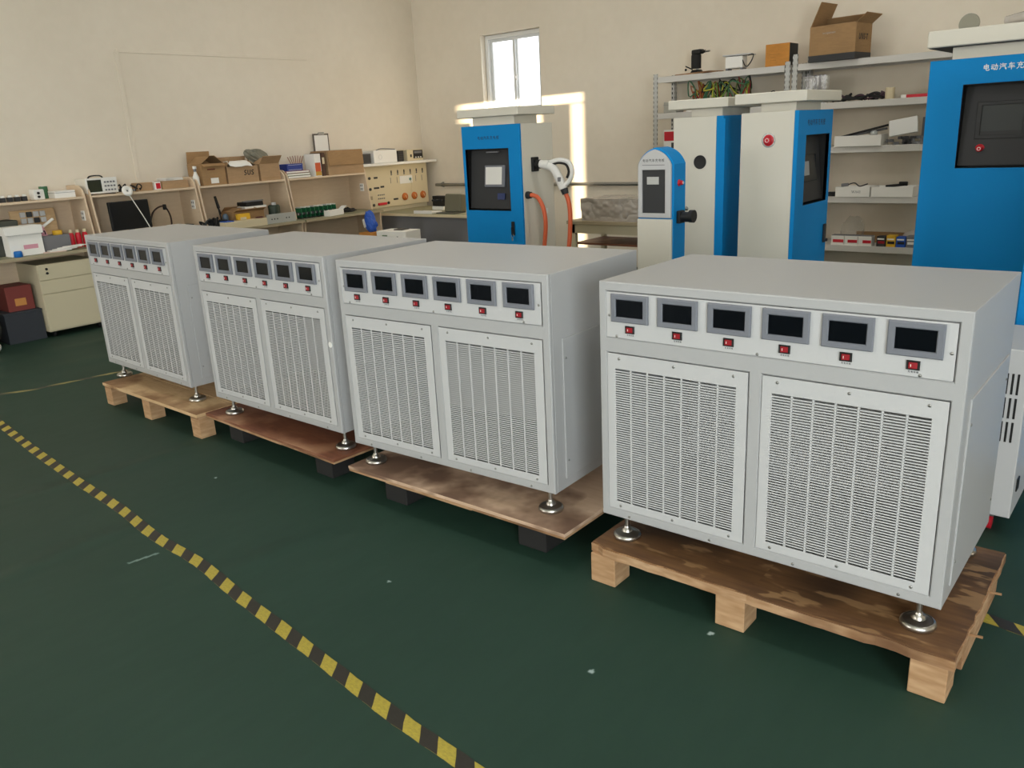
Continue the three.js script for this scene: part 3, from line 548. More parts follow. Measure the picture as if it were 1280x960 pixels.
// coil of loose cables as single strands
function strands(parent, name, n, spread, height, mats, seed, thick = 0.006) {
  const r = rng(seed);
  for (let i = 0; i < n; i++) {
    const pts = [], a = (r() - 0.5) * spread[0], b = (r() - 0.5) * spread[1]; let x = a;
    for (let k = 0; k < 6; k++) { pts.push([x, thick + height * (k % 5 === 0 ? 0.02 : r()), b + (r() - 0.5) * spread[1] * 0.5]); x += (r() - 0.45) * spread[0] * 0.45; x = Math.max(-spread[0] / 2, Math.min(spread[0] / 2, x)); }
    part(parent, name, tube(pts, thick, 26, 6), mats[i % mats.length]);
  }
}
const TOP = LEVELS[4], L4 = LEVELS[3], L3 = LEVELS[2], L2 = LEVELS[1], L1 = LEVELS[0], RZ = -8.82;
{
  // bench drill stand
  let g = thing('bench_drill', 'small dark bench drill press on a wooden base', 'drill', [-4.47, TOP, -8.74], -0.3); g.scale.setScalar(1.08);
  part(g, 'base_board', lim(-0.22, 0.26, 0, 0.018, -0.1, 0.1, 0.003), M.plyEdge);
  part(g, 'column', cyl(0.014, 0.014, 0.22, [-0.03, 0.128, -0.03], undefined, 12), M.steel);
  part(g, 'foot', cyl(0.05, 0.07, 0.03, [-0.03, 0.033, -0.02]), M.black);
  part(g, 'motor', [cyl(0.05, 0.05, 0.12, [-0.01, 0.12, 0.01], undefined, 18), sphere(0.05, [-0.01, 0.18, 0.01], [1, 0.6, 1])], M.rubber);
  part(g, 'head', [box(0.12, 0.045, 0.07, [0.01, 0.215, 0.01], 0.012), cyl(0.018, 0.012, 0.05, [0.09, 0.212, 0.01], [0, 0, Math.PI / 2])], M.black);
  part(g, 'spindle', cyl(0.009, 0.009, 0.06, [0.14, 0.21, 0.01], [0, 0, Math.PI / 2], 10), M.steel);
  part(g, 'crank', [cyl(0.006, 0.006, 0.1, [-0.07, 0.07, 0.05], [0, 0, 1.2], 8), sphere(0.012, [-0.115, 0.055, 0.05])], M.black);
  // white frame stand with a cord
  g = thing('white_appliance', 'white boxy appliance with a black cord on the rack top', 'appliance', [-4.02, TOP, -8.74], 0.1);
  part(g, 'housing', box(0.19, 0.12, 0.16, [0, 0.085, 0], 0.012), M.white);
  part(g, 'top_tray', box(0.30, 0.014, 0.18, [0.03, 0.155, 0], 0.005), M.greyPanel);
  for (const x of [-0.08, 0.08]) part(g, 'leg', box(0.025, 0.03, 0.14, [x, 0.015, 0], 0.004), M.midGrey);
  part(g, 'cord', tube([[0.09, 0.1, 0.07], [0.14, 0.03, 0.09], [0.19, 0.08, 0.09], [0.2, 0.15, 0.06], [0.15, 0.14, 0.08]], 0.006, 22, 6), M.black);
  // orange carton and dark carton behind it
  g = carton('small_carton', 'small orange-brown carton with printed lines on the rack top', [-3.52, TOP, -8.72], 0, 0.25, 0.215, 0.22, M.cartonOrange);
  part(g, 'print', decal(0.2, 0.15, [0, 0.11, 0.1106]), textMat(256, 192, '22px sans-serif', '#5a3414', [['\u25A1 \u25A1', 90, 18], ['\u2014\u2014\u2014\u2014\u2014\u2014\u2014', 14, 74], ['\u2014\u2014\u2014', 40, 112], ['\u2014\u2014\u2014\u2014', 30, 146]]));
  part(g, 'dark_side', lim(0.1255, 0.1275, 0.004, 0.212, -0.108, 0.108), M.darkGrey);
  // large open carton
  g = carton('large_carton', 'large open brown carton with raised flap on the rack top', [-2.93, TOP, -8.70], -0.12, 0.46, 0.32, 0.34, M.carton, [['l', -0.42, 0.24], ['b', -0.75, 0.12], ['r', 0.9, 0.12], ['f', -1.45, 0.15]]);
  part(g, 'print', decal(0.22, 0.085, [0.2315, 0.205, 0.0], [0, Math.PI / 2, 0]), textMat(256, 96, 'bold 84px sans-serif', '#2b2018', [['UNI-T', 4, 6]], -0.1));
  part(g, 'packing_tape', [lim(-0.1, 0.03, 0.245, 0.262, 0.1695, 0.1712)], M.film);
  part(g, 'dark_band', lim(-0.231, 0.232, 0.0, 0.06, -0.1715, 0.1722), M.darkGrey);
  // loose wires on the second shelf
  g = thing('wire_bundle', 'tangle of green, red and black wires on the rack shelf just below the top', 'wires', [-4.18, L4 + 0.04, RZ + 0.1]);
  part(g, 'tray', [lim(-0.36, 0.36, -0.04, -0.032, -0.12, 0.1), lim(-0.36, 0.36, -0.032, 0.03, 0.094, 0.1)], M.white);
  strands(g, 'wire', 30, [0.66, 0.16], 0.29, [M.green, M.rubber, mat(0xa05a2a, 0.6), mat(0xb4b03a, 0.6), M.red, mat(0x6f8a3a, 0.6), M.black], 41, 0.0075);
  g = thing('grey_case', 'small grey case at the rack end beside the wire tangle', 'case', [-4.76, L4, RZ + 0.08]); part(g, 'case_body', box(0.16, 0.12, 0.18, [0, 0.06, 0], 0.01), mat(0xa9a79c, 0.6)); part(g, 'lid_seam', lim(-0.081, 0.081, 0.085, 0.088, -0.091, 0.091), M.midGrey);
  g = thing('red_carton', 'red and white carton on the rack shelf under the wire tangle', 'box', [-4.72, L3, RZ + 0.1]); part(g, 'box_body', box(0.2, 0.24, 0.2, [0, 0.12, 0], 0.004), M.paper); part(g, 'red_print', lim(-0.09, 0.06, 0.12, 0.22, 0.0995, 0.1015), M.redBright); part(g, 'dark_print', lim(0.0, 0.09, 0.02, 0.1, 0.0995, 0.1015), M.darkGrey);
  g = thing('white_box', 'small white open box beside the wire tangle', 'box', [-3.66, L4, RZ + 0.12]); part(g, 'box_body', sheet(rectPts(-0.11, 0.11, -0.09, 0.09), [rectPts(-0.104, 0.104, -0.084, 0.084)], 0.08, 0, [0, 0, 0], [-Math.PI / 2, 0, 0]), M.paper); part(g, 'bottom', lim(-0.105, 0.105, 0.0005, 0.004, -0.085, 0.085), M.paper);
  part(g, 'wire', tube([[0.02, 0.02, 0], [0.06, 0.14, 0.03], [0.11, 0.15, 0.05], [0.14, 0.06, 0.07], [0.1, 0.02, 0.02]], 0.005, 22, 6), M.black);
  // film-wrapped rods
  g = thing('wrapped_rods', 'clear film sleeve of grey rods standing on the rack shelf', 'rods', [-3.13, L4, RZ + 0.15]);
  for (let k = 0; k < 5; k++) part(g, 'rod', cyl(0.015, 0.015, 0.27, [-0.09 + k * 0.042, 0.136, 0], undefined, 12), mat([0x8d8790, 0xb5b0b4, 0x736d78][k % 3], 0.4));
  part(g, 'film_sleeve', sheet(rectPts(-0.12, 0.12, -0.03, 0.03), [rectPts(-0.118, 0.118, -0.028, 0.028)], 0.26, 0, [0, 0.002, 0], [-Math.PI / 2, 0, 0]), M.film);
  g = thing('cable_hank', 'dark purple hank of cable on the rack shelf just below the top', 'cable', [-2.70, L4, RZ + 0.16]); strands(g, 'strand', 9, [0.5, 0.06], 0.06, [M.rubber, mat(0x3a2430, 0.6), M.black], 57, 0.012);
  g = thing('tape_roll', 'pale roll of tape standing on the rack shelf just below the top', 'tape', [-2.42, L4, RZ + 0.16]); part(g, 'roll', lathe([[0.022, 0], [0.042, 0], [0.042, 0.105], [0.022, 0.105], [0.022, 0]], 22), M.cream);
  g = thing('marker_box', 'thin red striped marker lying on the rack shelf just below the top', 'marker', [-2.17, L4, RZ + 0.17]); part(g, 'barrel', box(0.2, 0.03, 0.03, [0, 0.015, 0], 0.006), M.redBright); part(g, 'cap', box(0.05, 0.032, 0.032, [-0.12, 0.016, 0], 0.006), M.paper);
  g = thing('black_speaker', 'small black box next to the tall blue pile edge', 'speaker', [-2.02, L4, RZ + 0.12], 0.1); part(g, 'box_body', box(0.09, 0.19, 0.12, [0, 0.095, 0], 0.012), M.black); part(g, 'cone', lathe([[0.03, 0], [0.03, 0.004], [0.01, 0.001], [0, 0.002]], 18, [0, 0.07, 0.06], [Math.PI / 2, 0, 0]), M.rubber);
  // third shelf
  g = thing('parts_tray', 'white tray of folded grey parts on the rack shelf above the white bins', 'tray', [-2.66, L3, RZ + 0.16]);
  part(g, 'tray', [lim(-0.22, 0.22, 0, 0.006, -0.14, 0.1), lim(-0.22, 0.22, 0.006, 0.1, 0.094, 0.1), lim(-0.22, 0.22, 0.006, 0.1, -0.14, -0.134), lim(-0.22, -0.214, 0.006, 0.1, -0.134, 0.094), lim(0.214, 0.22, 0.006, 0.1, -0.134, 0.094)], M.paper);
  part(g, 'rail', box(0.46, 0.02, 0.03, [0.02, 0.135, 0.0], 0.004, [0, 0.1, 0.22]), M.rubber); part(g, 'rail', box(0.36, 0.02, 0.04, [0.05, 0.125, -0.06], 0.004, [0, -0.1, 0.16]), M.midGrey);
  part(g, 'plug', sphere(0.035, [0.13, 0.11, 0.03]), M.galv);
  g = thing('connector_pile', 'pile of small grey connectors under a tilted white tray', 'connectors', [-2.24, L3, RZ + 0.15]);
  { const r = rng(91); for (let k = 0; k < 26; k++) part(g, 'connector', box(0.05, 0.026, 0.026, [(r() - 0.5) * 0.34, 0.014 + (k % 3) * 0.024, (r() - 0.5) * 0.14], 0.004, [0, r() * 3, 0]), k % 4 ? M.midGrey : M.darkGrey); }
  g = thing('tilted_tray', 'white foam tray tilted on the grey connectors', 'tray', [-2.26, L3 + 0.07, RZ + 0.18]); part(g, 'tray', box(0.25, 0.15, 0.03, [0, 0.095, 0.03], 0.006, [-0.25, 0, 0.16]), M.foam);
  g = thing('blue_case', 'small dark blue case at the end of the rack shelf above the white bins', 'case', [-1.98, L3, RZ + 0.14]); part(g, 'case_body', box(0.14, 0.06, 0.16, [0, 0.03, 0], 0.01), mat(0x1d3c66, 0.5)); part(g, 'lid_seam', box(0.142, 0.004, 0.162, [0, 0.036, 0], 0.001), M.black);
  g = thing('dark_board', 'upright dark panel leaning behind the tilted white tray', 'panel', [-2.1, L3, RZ - 0.05]); part(g, 'board', box(0.12, 0.24, 0.012, [0, 0.122, 0], 0.003, [-0.05, 0, 0]), M.midGrey);
  // fourth shelf: two bins
  for (const [x, w, lab, tag] of [[-2.68, 0.33, 'white bin with a handwritten mark on the rack', 1], [-2.31, 0.38, 'plain white bin holding a black tool on the rack', 0]]) {
    g = thing('storage_bin', lab, 'bin', [x, L2, RZ + 0.16]);
    part(g, 'bin_body', [lim(-w / 2, w / 2, 0, 0.006, -0.16, 0.08), lim(-w / 2, w / 2, 0.006, 0.095, 0.074, 0.08), lim(-w / 2, w / 2, 0.006, 0.095, -0.16, -0.154), lim(-w / 2, -w / 2 + 0.006, 0.006, 0.095, -0.154, 0.074), lim(w / 2 - 0.006, w / 2, 0.006, 0.095, -0.154, 0.074)], M.paper);
    if (tag) { part(g, 'writing', decal(0.17, 0.045, [0.03, 0.05, 0.0806]), textMat(256, 64, '48px serif', '#55565a', [['\u5C0FWA41'.slice(1), 70, 6]])); part(g, 'plug', box(0.07, 0.03, 0.05, [-0.1, 0.11, 0], 0.006, [0, 0.3, 0.1]), M.midGrey); part(g, 'wire', tube([[-0.1, 0.1, 0.0], [0, 0.13, 0.02], [0.05, 0.1, 0.03], [0.12, 0.12, 0]], 0.006, 18, 6), M.darkGrey); }
    else part(g, 'tool', [box(0.2, 0.025, 0.03, [0.02, 0.105, 0], 0.006, [0, 0, 0.1]), box(0.08, 0.04, 0.03, [0.08, 0.12, 0], 0.008)], M.black);
  }
  g = thing('black_adapter', 'small black adapter at the end of the white bin shelf', 'adapter', [-2.895, L2, RZ + 0.2]); part(g, 'adapter_body', box(0.07, 0.045, 0.06, [0, 0.0225, 0], 0.006), M.black); part(g, 'cord', tube([[0, 0.02, 0.03], [0.02, 0.01, 0.04], [-0.02, 0.008, 0.045]], 0.004, 10, 6), M.black);
  // fifth shelf: red and white packets, coloured packs, a plastic bag
  for (let k = 0; k < 3; k++) { g = thing('product_box', 'white packet with a red band on the rack shelf below the white bins', 'packet', [-2.80 + k * 0.135, L1, RZ + 0.17], 0, 'red banded packets'); part(g, 'packet_body', box(0.13, 0.095, 0.1, [0, 0.0475, 0], 0.003), M.paper); part(g, 'red_band', lim(-0.045 + 0.012 * k, 0.06, 0.028, 0.058, 0.049, 0.0512), M.redBright); part(g, 'dark_rim', lim(-0.062, 0.062, 0.0945, 0.1, -0.045, 0.045), M.midGrey); }
  [[M.darkGrey, M.red, 'dark packet with red end'], [M.yellow, M.black, 'yellow packet with black stripe'], [M.blueStuff, M.black, 'blue packet with black stripe'], [M.midGrey, M.paper, 'grey packet with white stripe']].forEach(([a, b, n], k) => { g = thing('product_box', n + ' on the rack shelf below the white bins', 'packet', [-2.38 + k * 0.092, L1, RZ + 0.16]); part(g, 'packet_body', box(0.085, 0.1 + 0.012 * (k % 2), 0.1, [0, 0.05 + 0.006 * (k % 2), 0], 0.004), a); part(g, 'stripe', lim(-0.03, 0.035, 0.03, 0.055, 0.049, 0.0515), b); part(g, 'stripe', lim(-0.035, 0.03, 0.068, 0.082, 0.049, 0.0515), M.paper); });
  g = thing('plastic_bag', 'crumpled clear plastic bag behind the red banded packets', 'bag', [-2.74, L1, RZ - 0.02]);
  { const q = new THREE.IcosahedronGeometry(0.12, 4), p = q.attributes.position, v = V(); for (let i = 0; i < p.count; i++) { v.fromBufferAttribute(p, i); const n = 0.6 + 0.8 * fbm((v.x * 1.3 + v.z) + 3, (v.y - v.z * 0.7) + 3, 14, 3, 5); v.multiplyScalar(n); p.setXYZ(i, v.x, Math.max(-0.11, v.y * 1.25), v.z * 0.7); } q.computeVertexNormals(); part(g, 'bag_skin', plain(put(q, [0, 0.112, 0])), M.film); }
  g = thing('brown_sheet', 'flat brown board lying behind the coloured packets', 'board', [-2.4, L1, RZ - 0.06]); part(g, 'board', box(0.6, 0.11, 0.02, [0, 0.056, 0], 0.003, [-0.05, 0, 0]), M.carton);
  g = thing('grey_pouch', 'limp grey pouch lying behind the coloured packets', 'pouch', [-2.1, L1, RZ + 0.03]); part(g, 'pouch_skin', sphere(0.12, [0, 0.08, 0], [1.1, 0.62, 0.45], 16), M.bubble); part(g, 'pouch_neck', cyl(0.02, 0.035, 0.05, [0.05, 0.16, 0], [0, 0, -0.3]), M.bubble);
}
// half-round lid standing on the roof of the tall pile
{
  const g = thing('round_lid', 'half-round grey lid standing upright on the tall pile roof', 'lid', [-1.165, 2.1455, -5.62], -0.2);
  const hs = new THREE.Shape(); hs.moveTo(-0.048, 0); hs.lineTo(0.048, 0); hs.absarc(0, 0.03, 0.056, -0.5, Math.PI + 0.5, false); hs.closePath();
  part(g, 'disc', sheet(hs, [], 0.016, 0.002, [0, 0, 0], undefined, 14), mat(0x8f8c7c, 0.6)); part(g, 'foot', lim(-0.05, 0.05, 0, 0.008, -0.02, 0.03, 0.002), M.midGrey);
}

// ---------------------------------------------------------------- workbenches along the left wall
const BT = 0.82, SH = 1.315;   // bench top, hutch shelf
{
  const z0s = [-2.3, -3.90, -5.12, -6.34], z1s = [-3.86, -5.10, -6.32, -7.62];
  const labels = ['workbench with hutch shelf holding connectors, over the drawer unit', 'workbench with hutch shelf holding the oscilloscope and black monitor', 'workbench with hutch shelf holding the opened brown cartons', 'workbench with hutch shelf holding the clipboard and closed carton'];
  for (let i = 0; i < 4; i++) {
    const a = z0s[i], b = z1s[i], L = a - b, g = thing('workbench', labels[i], 'workbench', [-9.19, 0, (a + b) / 2], 0, 'workbenches along the wall');
    part(g, 'tabletop', lim(0, 0.65, BT - 0.03, BT, -L / 2, L / 2, 0.004), M.bench);
    part(g, 'top_edging', lim(0.65, 0.656, BT - 0.03, BT - 0.002, -L / 2 + 0.002, L / 2 - 0.002), M.benchEdge);
    for (const s of [-1, 1]) part(g, 'end_panel', lim(0.02, 0.6, 0, BT - 0.031, s * (L / 2 - 0.012) - 0.01, s * (L / 2 - 0.012) + 0.01, 0.002), M.board);
    part(g, 'modesty_panel', lim(0.1, 0.116, 0.25, BT - 0.031, -L / 2 + 0.024, L / 2 - 0.024), M.board);
    const prof = new THREE.Shape(); prof.moveTo(0, BT + 0.001); prof.lineTo(0.44, BT + 0.001); prof.lineTo(0.36, SH + 0.02); prof.quadraticCurveTo(0.33, SH + 0.11, 0.22, SH + 0.11); prof.lineTo(0, SH + 0.11); prof.closePath();
    for (const s of [-1, 1]) part(g, 'hutch_side', sheet(prof, [], 0.018, 0.002, [0, 0, s * (L / 2 - 0.012) - 0.009], undefined, 8), M.board);
    part(g, 'hutch_shelf', lim(0.0, 0.37, SH - 0.022, SH, -L / 2 + 0.022, L / 2 - 0.022, 0.002), M.board);
    part(g, 'hutch_back', lim(0.0, 0.014, BT + 0.001, SH - 0.023, -L / 2 + 0.022, L / 2 - 0.022), M.board);
    if (i !== 2) { const s = part(g, 'power_socket', box(0.07, 0.10, 0.012, [0.29, 1.12, -L / 2 + 0.029], 0.003), M.white); for (const [dx, dy] of [[-0.015, 0.022], [0.015, 0.022], [-0.015, -0.022], [0.015, -0.022]]) part(s, 'socket_hole', box(0.012, 0.022, 0.002, [0.29 + dx, 1.12 + dy, -L / 2 + 0.0355]), M.darkGrey); }
  }
}
// drawer unit
{
  const g = thing('drawer_unit', 'beige three-drawer pedestal with a double lock under the bench', 'drawers', [-9.08, 0, -3.44]);
  part(g, 'carcass', lim(0, 0.5, 0.06, 0.72, -0.28, 0.28, 0.003), M.drawer);
  for (const [a, b] of [[0.075, 0.43], [0.437, 0.565], [0.572, 0.712]]) part(g, 'drawer_front', lim(0.501, 0.517, a, b, -0.277, 0.277, 0.003), M.drawer);
  part(g, 'lock', [cyl(0.012, 0.012, 0.008, [0.52, 0.675, 0.20], [0, 0, Math.PI / 2]), cyl(0.012, 0.012, 0.008, [0.52, 0.635, 0.20], [0, 0, Math.PI / 2])], M.black);
  for (const x of [0.06, 0.44]) for (const z of [-0.22, 0.22]) part(g, 'caster', cyl(0.028, 0.028, 0.02, [x, 0.029, z], [Math.PI / 2, 0, 0], 14), M.black);
}
// things kept under the bench above the drawer unit
{
  let g = thing('red_toolbox', 'red carton with yellow print on a dark crate under the bench', 'box', [-8.84, 0.30, -3.0]); part(g, 'box_body', box(0.28, 0.24, 0.24, [0, 0.12, 0], 0.004), mat(0x7c3630, 0.7)); part(g, 'print', [lim(0.1395, 0.1415, 0.05, 0.12, -0.05, 0.05)], mat(0xc98a48, 0.6));
  g = thing('dark_crate', 'dark crate under the red carton beneath the bench', 'crate', [-8.84, 0, -2.98]); part(g, 'crate_body', sheet(rectPts(-0.19, 0.19, -0.17, 0.17), [rectPts(-0.175, 0.175, -0.155, 0.155)], 0.28, 0, [0, 0, 0], [-Math.PI / 2, 0, 0]), mat(0x30343b, 0.7)); part(g, 'crate_lid', lim(-0.195, 0.195, 0.281, 0.30, -0.175, 0.175, 0.004), mat(0x30343b, 0.7));
  g = thing('floor_bag', 'slumped dark grey bag leaning under the bench', 'bag', [-8.72, 0, -2.62]); part(g, 'bag_body', [sphere(0.2, [0, 0.2, 0], [0.9, 1, 0.8], 18), sphere(0.12, [-0.02, 0.38, 0.02], [0.8, 1, 0.7], 14)], mat(0x3a3a38, 0.9)); part(g, 'strap', torus(0.09, 0.012, [0, 0.46, 0], [0, 0.6, 0]), M.rubber);
  g = thing('white_bundle', 'small white wrapped bundle on the floor by the bag', 'bundle', [-8.38, 0, -2.55]); part(g, 'bundle_skin', sphere(0.09, [0, 0.062, 0], [1.1, 0.7, 1], 14), M.foam); part(g, 'knot', sphere(0.025, [0.02, 0.13, 0]), M.foam);
}
// ---------------------------------------------------------------- on the hutch shelves
const SX = -8.98;
{
  let g;
  // first hutch
  for (let k = 0; k < 7; k++) { g = thing('connector_block', 'small black and white connector block on the hutch shelf above the drawer unit', 'connector', [-8.92, SH, -2.92 - k * 0.065], 0, 'connector blocks above the drawers'); part(g, 'block_body', box(0.06, 0.045, 0.045, [0, 0.0225, 0], 0.004), M.darkGrey); part(g, 'terminal', box(0.03, 0.02, 0.03, [0.012, 0.054, 0], 0.003), M.paper); }
  g = thing('white_gadget', 'small white instrument with dark knobs on the hutch shelf above the drawer unit', 'instrument', [-8.93, SH, -3.44]); part(g, 'housing', box(0.12, 0.10, 0.1, [0, 0.05, 0], 0.01), M.white); for (const y of [0.03, 0.065]) part(g, 'knob', cyl(0.012, 0.012, 0.014, [0.066, y, 0.01], [0, 0, Math.PI / 2], 12), M.black);
  g = thing('green_roll', 'small green roll behind the white instrument', 'roll', [-9.06, SH, -3.56]); part(g, 'roll', cyl(0.04, 0.04, 0.12, [0, 0.06, 0]), M.green); part(g, 'core', cyl(0.015, 0.015, 0.122, [0, 0.0615, 0]), M.paper);
  g = thing('white_carton', 'low white carton at the hutch shelf end above the drawer unit', 'box', [-8.94, SH, -3.68]); part(g, 'box_body', box(0.16, 0.07, 0.2, [0, 0.035, 0], 0.004), M.paper); part(g, 'lid_line', lim(-0.081, 0.081, 0.05, 0.053, -0.101, 0.101), M.midGrey);
  // oscilloscope
  g = thing('oscilloscope', 'beige oscilloscope with dark square screen on the hutch above the monitor', 'oscilloscope', [SX, SH, -4.06], 0.05);
  part(g, 'housing', lim(-0.12, 0.1, 0.015, 0.165, -0.165, 0.165, 0.01), M.pileGrey); part(g, 'front_frame', sheet(rectPts(-0.165, 0.165, 0.012, 0.17), [rectPts(-0.15, 0.0, 0.03, 0.15)], 0.02, 0.004, [0.1, 0, 0], [0, Math.PI / 2, 0]), M.white);
  part(g, 'screen', lim(0.1, 0.106, 0.028, 0.152, 0.0, 0.152), mat(0x2f3424, 0.3)); part(g, 'handle', tube([[-0.02, 0.165, -0.09], [-0.02, 0.185, -0.07], [-0.02, 0.185, 0.05], [-0.02, 0.165, 0.07]], 0.008, 18, 6), M.black);
  for (let a = 0; a < 3; a++) for (let b = 0; b < 4; b++) part(g, 'knob', cyl(0.009, 0.009, 0.012, [0.126, 0.045 + a * 0.04, -0.03 - b * 0.032], [0, 0, Math.PI / 2], 10), M.midGrey);
  for (const z of [-0.13, 0.13]) part(g, 'foot', lim(-0.1, 0.1, 0, 0.014, z - 0.01, z + 0.01), M.black);
  g = thing('probe_leads', 'heap of black probe leads on the hutch shelf above the monitor', 'leads', [-8.93, SH, -4.36], Math.PI / 2); strands(g, 'lead', 9, [0.26, 0.12], 0.09, [M.black, M.rubber], 63, 0.007);
  g = carton('small_carton', 'small flat brown carton on the hutch shelf above the monitor', [SX, SH, -4.55], 0, 0.14, 0.085, 0.17, M.cartonPale); part(g, 'tape_line', lim(-0.01, 0.01, 0.0845, 0.0865, -0.08, 0.08), M.cream);
  g = thing('red_packet', 'red and white packet between two small cartons', 'packet', [-8.92, SH, -4.685]); part(g, 'packet_body', box(0.05, 0.085, 0.07, [0, 0.0425, 0], 0.003), M.paper); part(g, 'red_band', lim(0.0245, 0.0262, 0.01, 0.07, -0.03, 0.02), M.redBright);
  g = carton('flat_carton', 'wide flat brown carton topped with white sheets', [SX, SH, -4.89], 0, 0.2, 0.085, 0.3, M.cartonPale); part(g, 'tape_line', lim(-0.08, 0.08, 0.0845, 0.0865, -0.01, 0.01), M.cream);
  g = thing('paper_stack', 'white sheets lying on the wide flat carton', 'paper', [SX, SH + 0.087, -4.89]); for (let k = 0; k < 4; k++) part(g, 'paper_sheet', box(0.16, 0.007, 0.22, [0.005 * k, 0.0035 + 0.0072 * k, 0.006 * k], 0.001, [0, 0.07 * k, 0]), M.paper);
  // spray bottle
  g = thing('spray_bottle', 'white bottle with a dark collar beside the opened cartons', 'bottle', [-8.90, SH, -5.155]); part(g, 'bottle_body', lathe([[0, 0], [0.036, 0], [0.038, 0.01], [0.036, 0.1], [0.016, 0.15], [0.014, 0.165], [0, 0.165]], 20), M.white); part(g, 'collar', cyl(0.016, 0.018, 0.03, [0, 0.178, 0]), M.midGrey); part(g, 'cap', cyl(0.022, 0.022, 0.03, [0, 0.208, 0]), M.white);
  // opened cartons
  g = carton('open_carton', 'opened brown carton with raised back flap and paper label', [-9.0, SH, -5.36], 0, 0.30, 0.24, 0.30, M.carton, [['l', -0.1, 0.14], ['f', -0.95, 0.14], ['b', -0.9, 0.14], ['r', 2.2, 0.05]]);
  part(g, 'paper_label', box(0.002, 0.06, 0.1, [0.1512, 0.05, 0.0], 0.0005), M.paper); part(g, 'red_print', lim(0.1505, 0.1515, 0.17, 0.185, -0.02, 0.08), mat(0x6a3a24, 0.8));
  g = carton('open_carton', 'opened brown carton lettered in black with white sheet draped over', [-9.0, SH, -5.75], 0, 0.28, 0.19, 0.42, M.cartonPale, [['f', -0.6, 0.12], ['b', -1.1, 0.12], ['l', -0.4, 0.12]]);
  part(g, 'print', decal(0.19, 0.085, [0.1416, 0.12, -0.09], [0, Math.PI / 2, 0]), textMat(256, 112, 'bold 108px sans-serif', '#1f1a16', [['SUS', 30, 2]], -0.15));
  g = thing('draped_sheet', 'crumpled white sheet draped over the lettered carton', 'sheet', [-9.0, SH + 0.19, -5.72]);
  { const q = new THREE.BoxGeometry(0.34, 0.008, 0.30, 16, 1, 14), p = q.attributes.position; for (let i = 0; i < p.count; i++) { const x = p.getX(i), z = p.getZ(i); p.setY(i, p.getY(i) + 0.03 + 0.05 * fbm((x + 1) / 2, (z + 1) / 2, 12, 3, 7) - Math.max(0, x - 0.11) * 0.9); } q.computeVertexNormals(); part(g, 'sheet', plain(q), M.paper); }
  g = carton('open_carton', 'smaller opened brown carton next to the blue box', [-9.0, SH, -6.13], 0, 0.28, 0.20, 0.28, M.cartonPale, [['r', 0.75, 0.12], ['l', -0.5, 0.12], ['f', -0.8, 0.1], ['b', -1.0, 0.1]]);
  part(g, 'seam_line', lim(0.1405, 0.1415, 0.03, 0.036, -0.13, 0.13), M.carton);
  g = thing('dark_bag', 'dark crumpled plastic bag resting on the smaller opened carton', 'bag', [-9.03, SH + 0.2, -6.08]); { const q = new THREE.IcosahedronGeometry(0.13, 4), p = q.attributes.position, v = V(); for (let i = 0; i < p.count; i++) { v.fromBufferAttribute(p, i); v.multiplyScalar(0.45 + 1.1 * fbm((v.x * 1.3 + v.z) + 3, (v.y - v.z * 0.7) + 3, 13, 3, 15)); p.setXYZ(i, v.x * 0.6, Math.max(-0.06, v.y * 0.75 + v.z * 0.25), v.z * 1.0); } q.computeVertexNormals(); part(g, 'bag_skin', plain(put(q, [0, 0.062, 0])), mat(0x7a7768, 0.45)); }
  // fourth hutch
  g = thing('blue_box', 'blue box lying on a stack of manuals', 'box', [-8.95, SH + 0.09, -6.51]); part(g, 'box_body', box(0.16, 0.085, 0.24, [0, 0.0425, 0], 0.004), mat(0x233c8e, 0.5)); part(g, 'white_border', [lim(0.0795, 0.0812, 0.012, 0.015, -0.1, 0.1), lim(0.0795, 0.0812, 0.07, 0.073, -0.1, 0.1)], M.paper);
  for (let k = 0; k < 3; k++) { g = thing('manual', ['grey manual at the bottom of the stack under the blue box', 'greenish manual in the middle of the stack under the blue box', 'red and grey manual directly under the blue box'][k], 'manual', [-8.95, SH + k * 0.03, -6.55 + 0.01 * k]); part(g, 'cover', box(0.2, 0.029, 0.36, [0, 0.0148, 0], 0.002), [mat(0x8d8c84, 0.6), mat(0x86906f, 0.6), mat(0xa0686a, 0.6)][k]); part(g, 'page_block', lim(0.0995, 0.1012, 0.006, 0.024, -0.17, 0.17), M.paper); }
  g = thing('fan_of_rods', 'fan of reddish sticks standing behind the manuals', 'sticks', [-9.1, SH, -6.70]); for (let k = 0; k < 7; k++) part(g, 'stick', cyl(0.004, 0.004, 0.24, [0, 0.15, (k - 3) * 0.022], [(k - 3) * 0.16, 0, 0], 7), mat(0x9c4436, 0.7)); part(g, 'holder', cyl(0.03, 0.03, 0.08, [0, 0.04, 0]), M.carton);
  g = thing('upright_packet', 'upright white and orange packet beside the closed carton', 'packet', [-8.92, SH, -6.83]); part(g, 'packet_body', box(0.2, 0.28, 0.1, [0, 0.14, 0], 0.004), M.paper); part(g, 'orange_print', lim(0.0995, 0.1012, 0.06, 0.17, -0.04, 0.045), mat(0xd05a2e, 0.6)); part(g, 'yellow_print', lim(0.0995, 0.1012, 0.01, 0.06, -0.045, 0.045), mat(0xc99a3c, 0.6));
  g = thing('brown_folder', 'dark brown folder squeezed beside the closed carton', 'folder', [-8.95, SH, -6.93]); part(g, 'cover', box(0.24, 0.29, 0.05, [0, 0.145, 0], 0.004), mat(0x4d2f20, 0.6)); part(g, 'spine_label', lim(0.1195, 0.1212, 0.15, 0.23, -0.018, 0.018), M.cream);
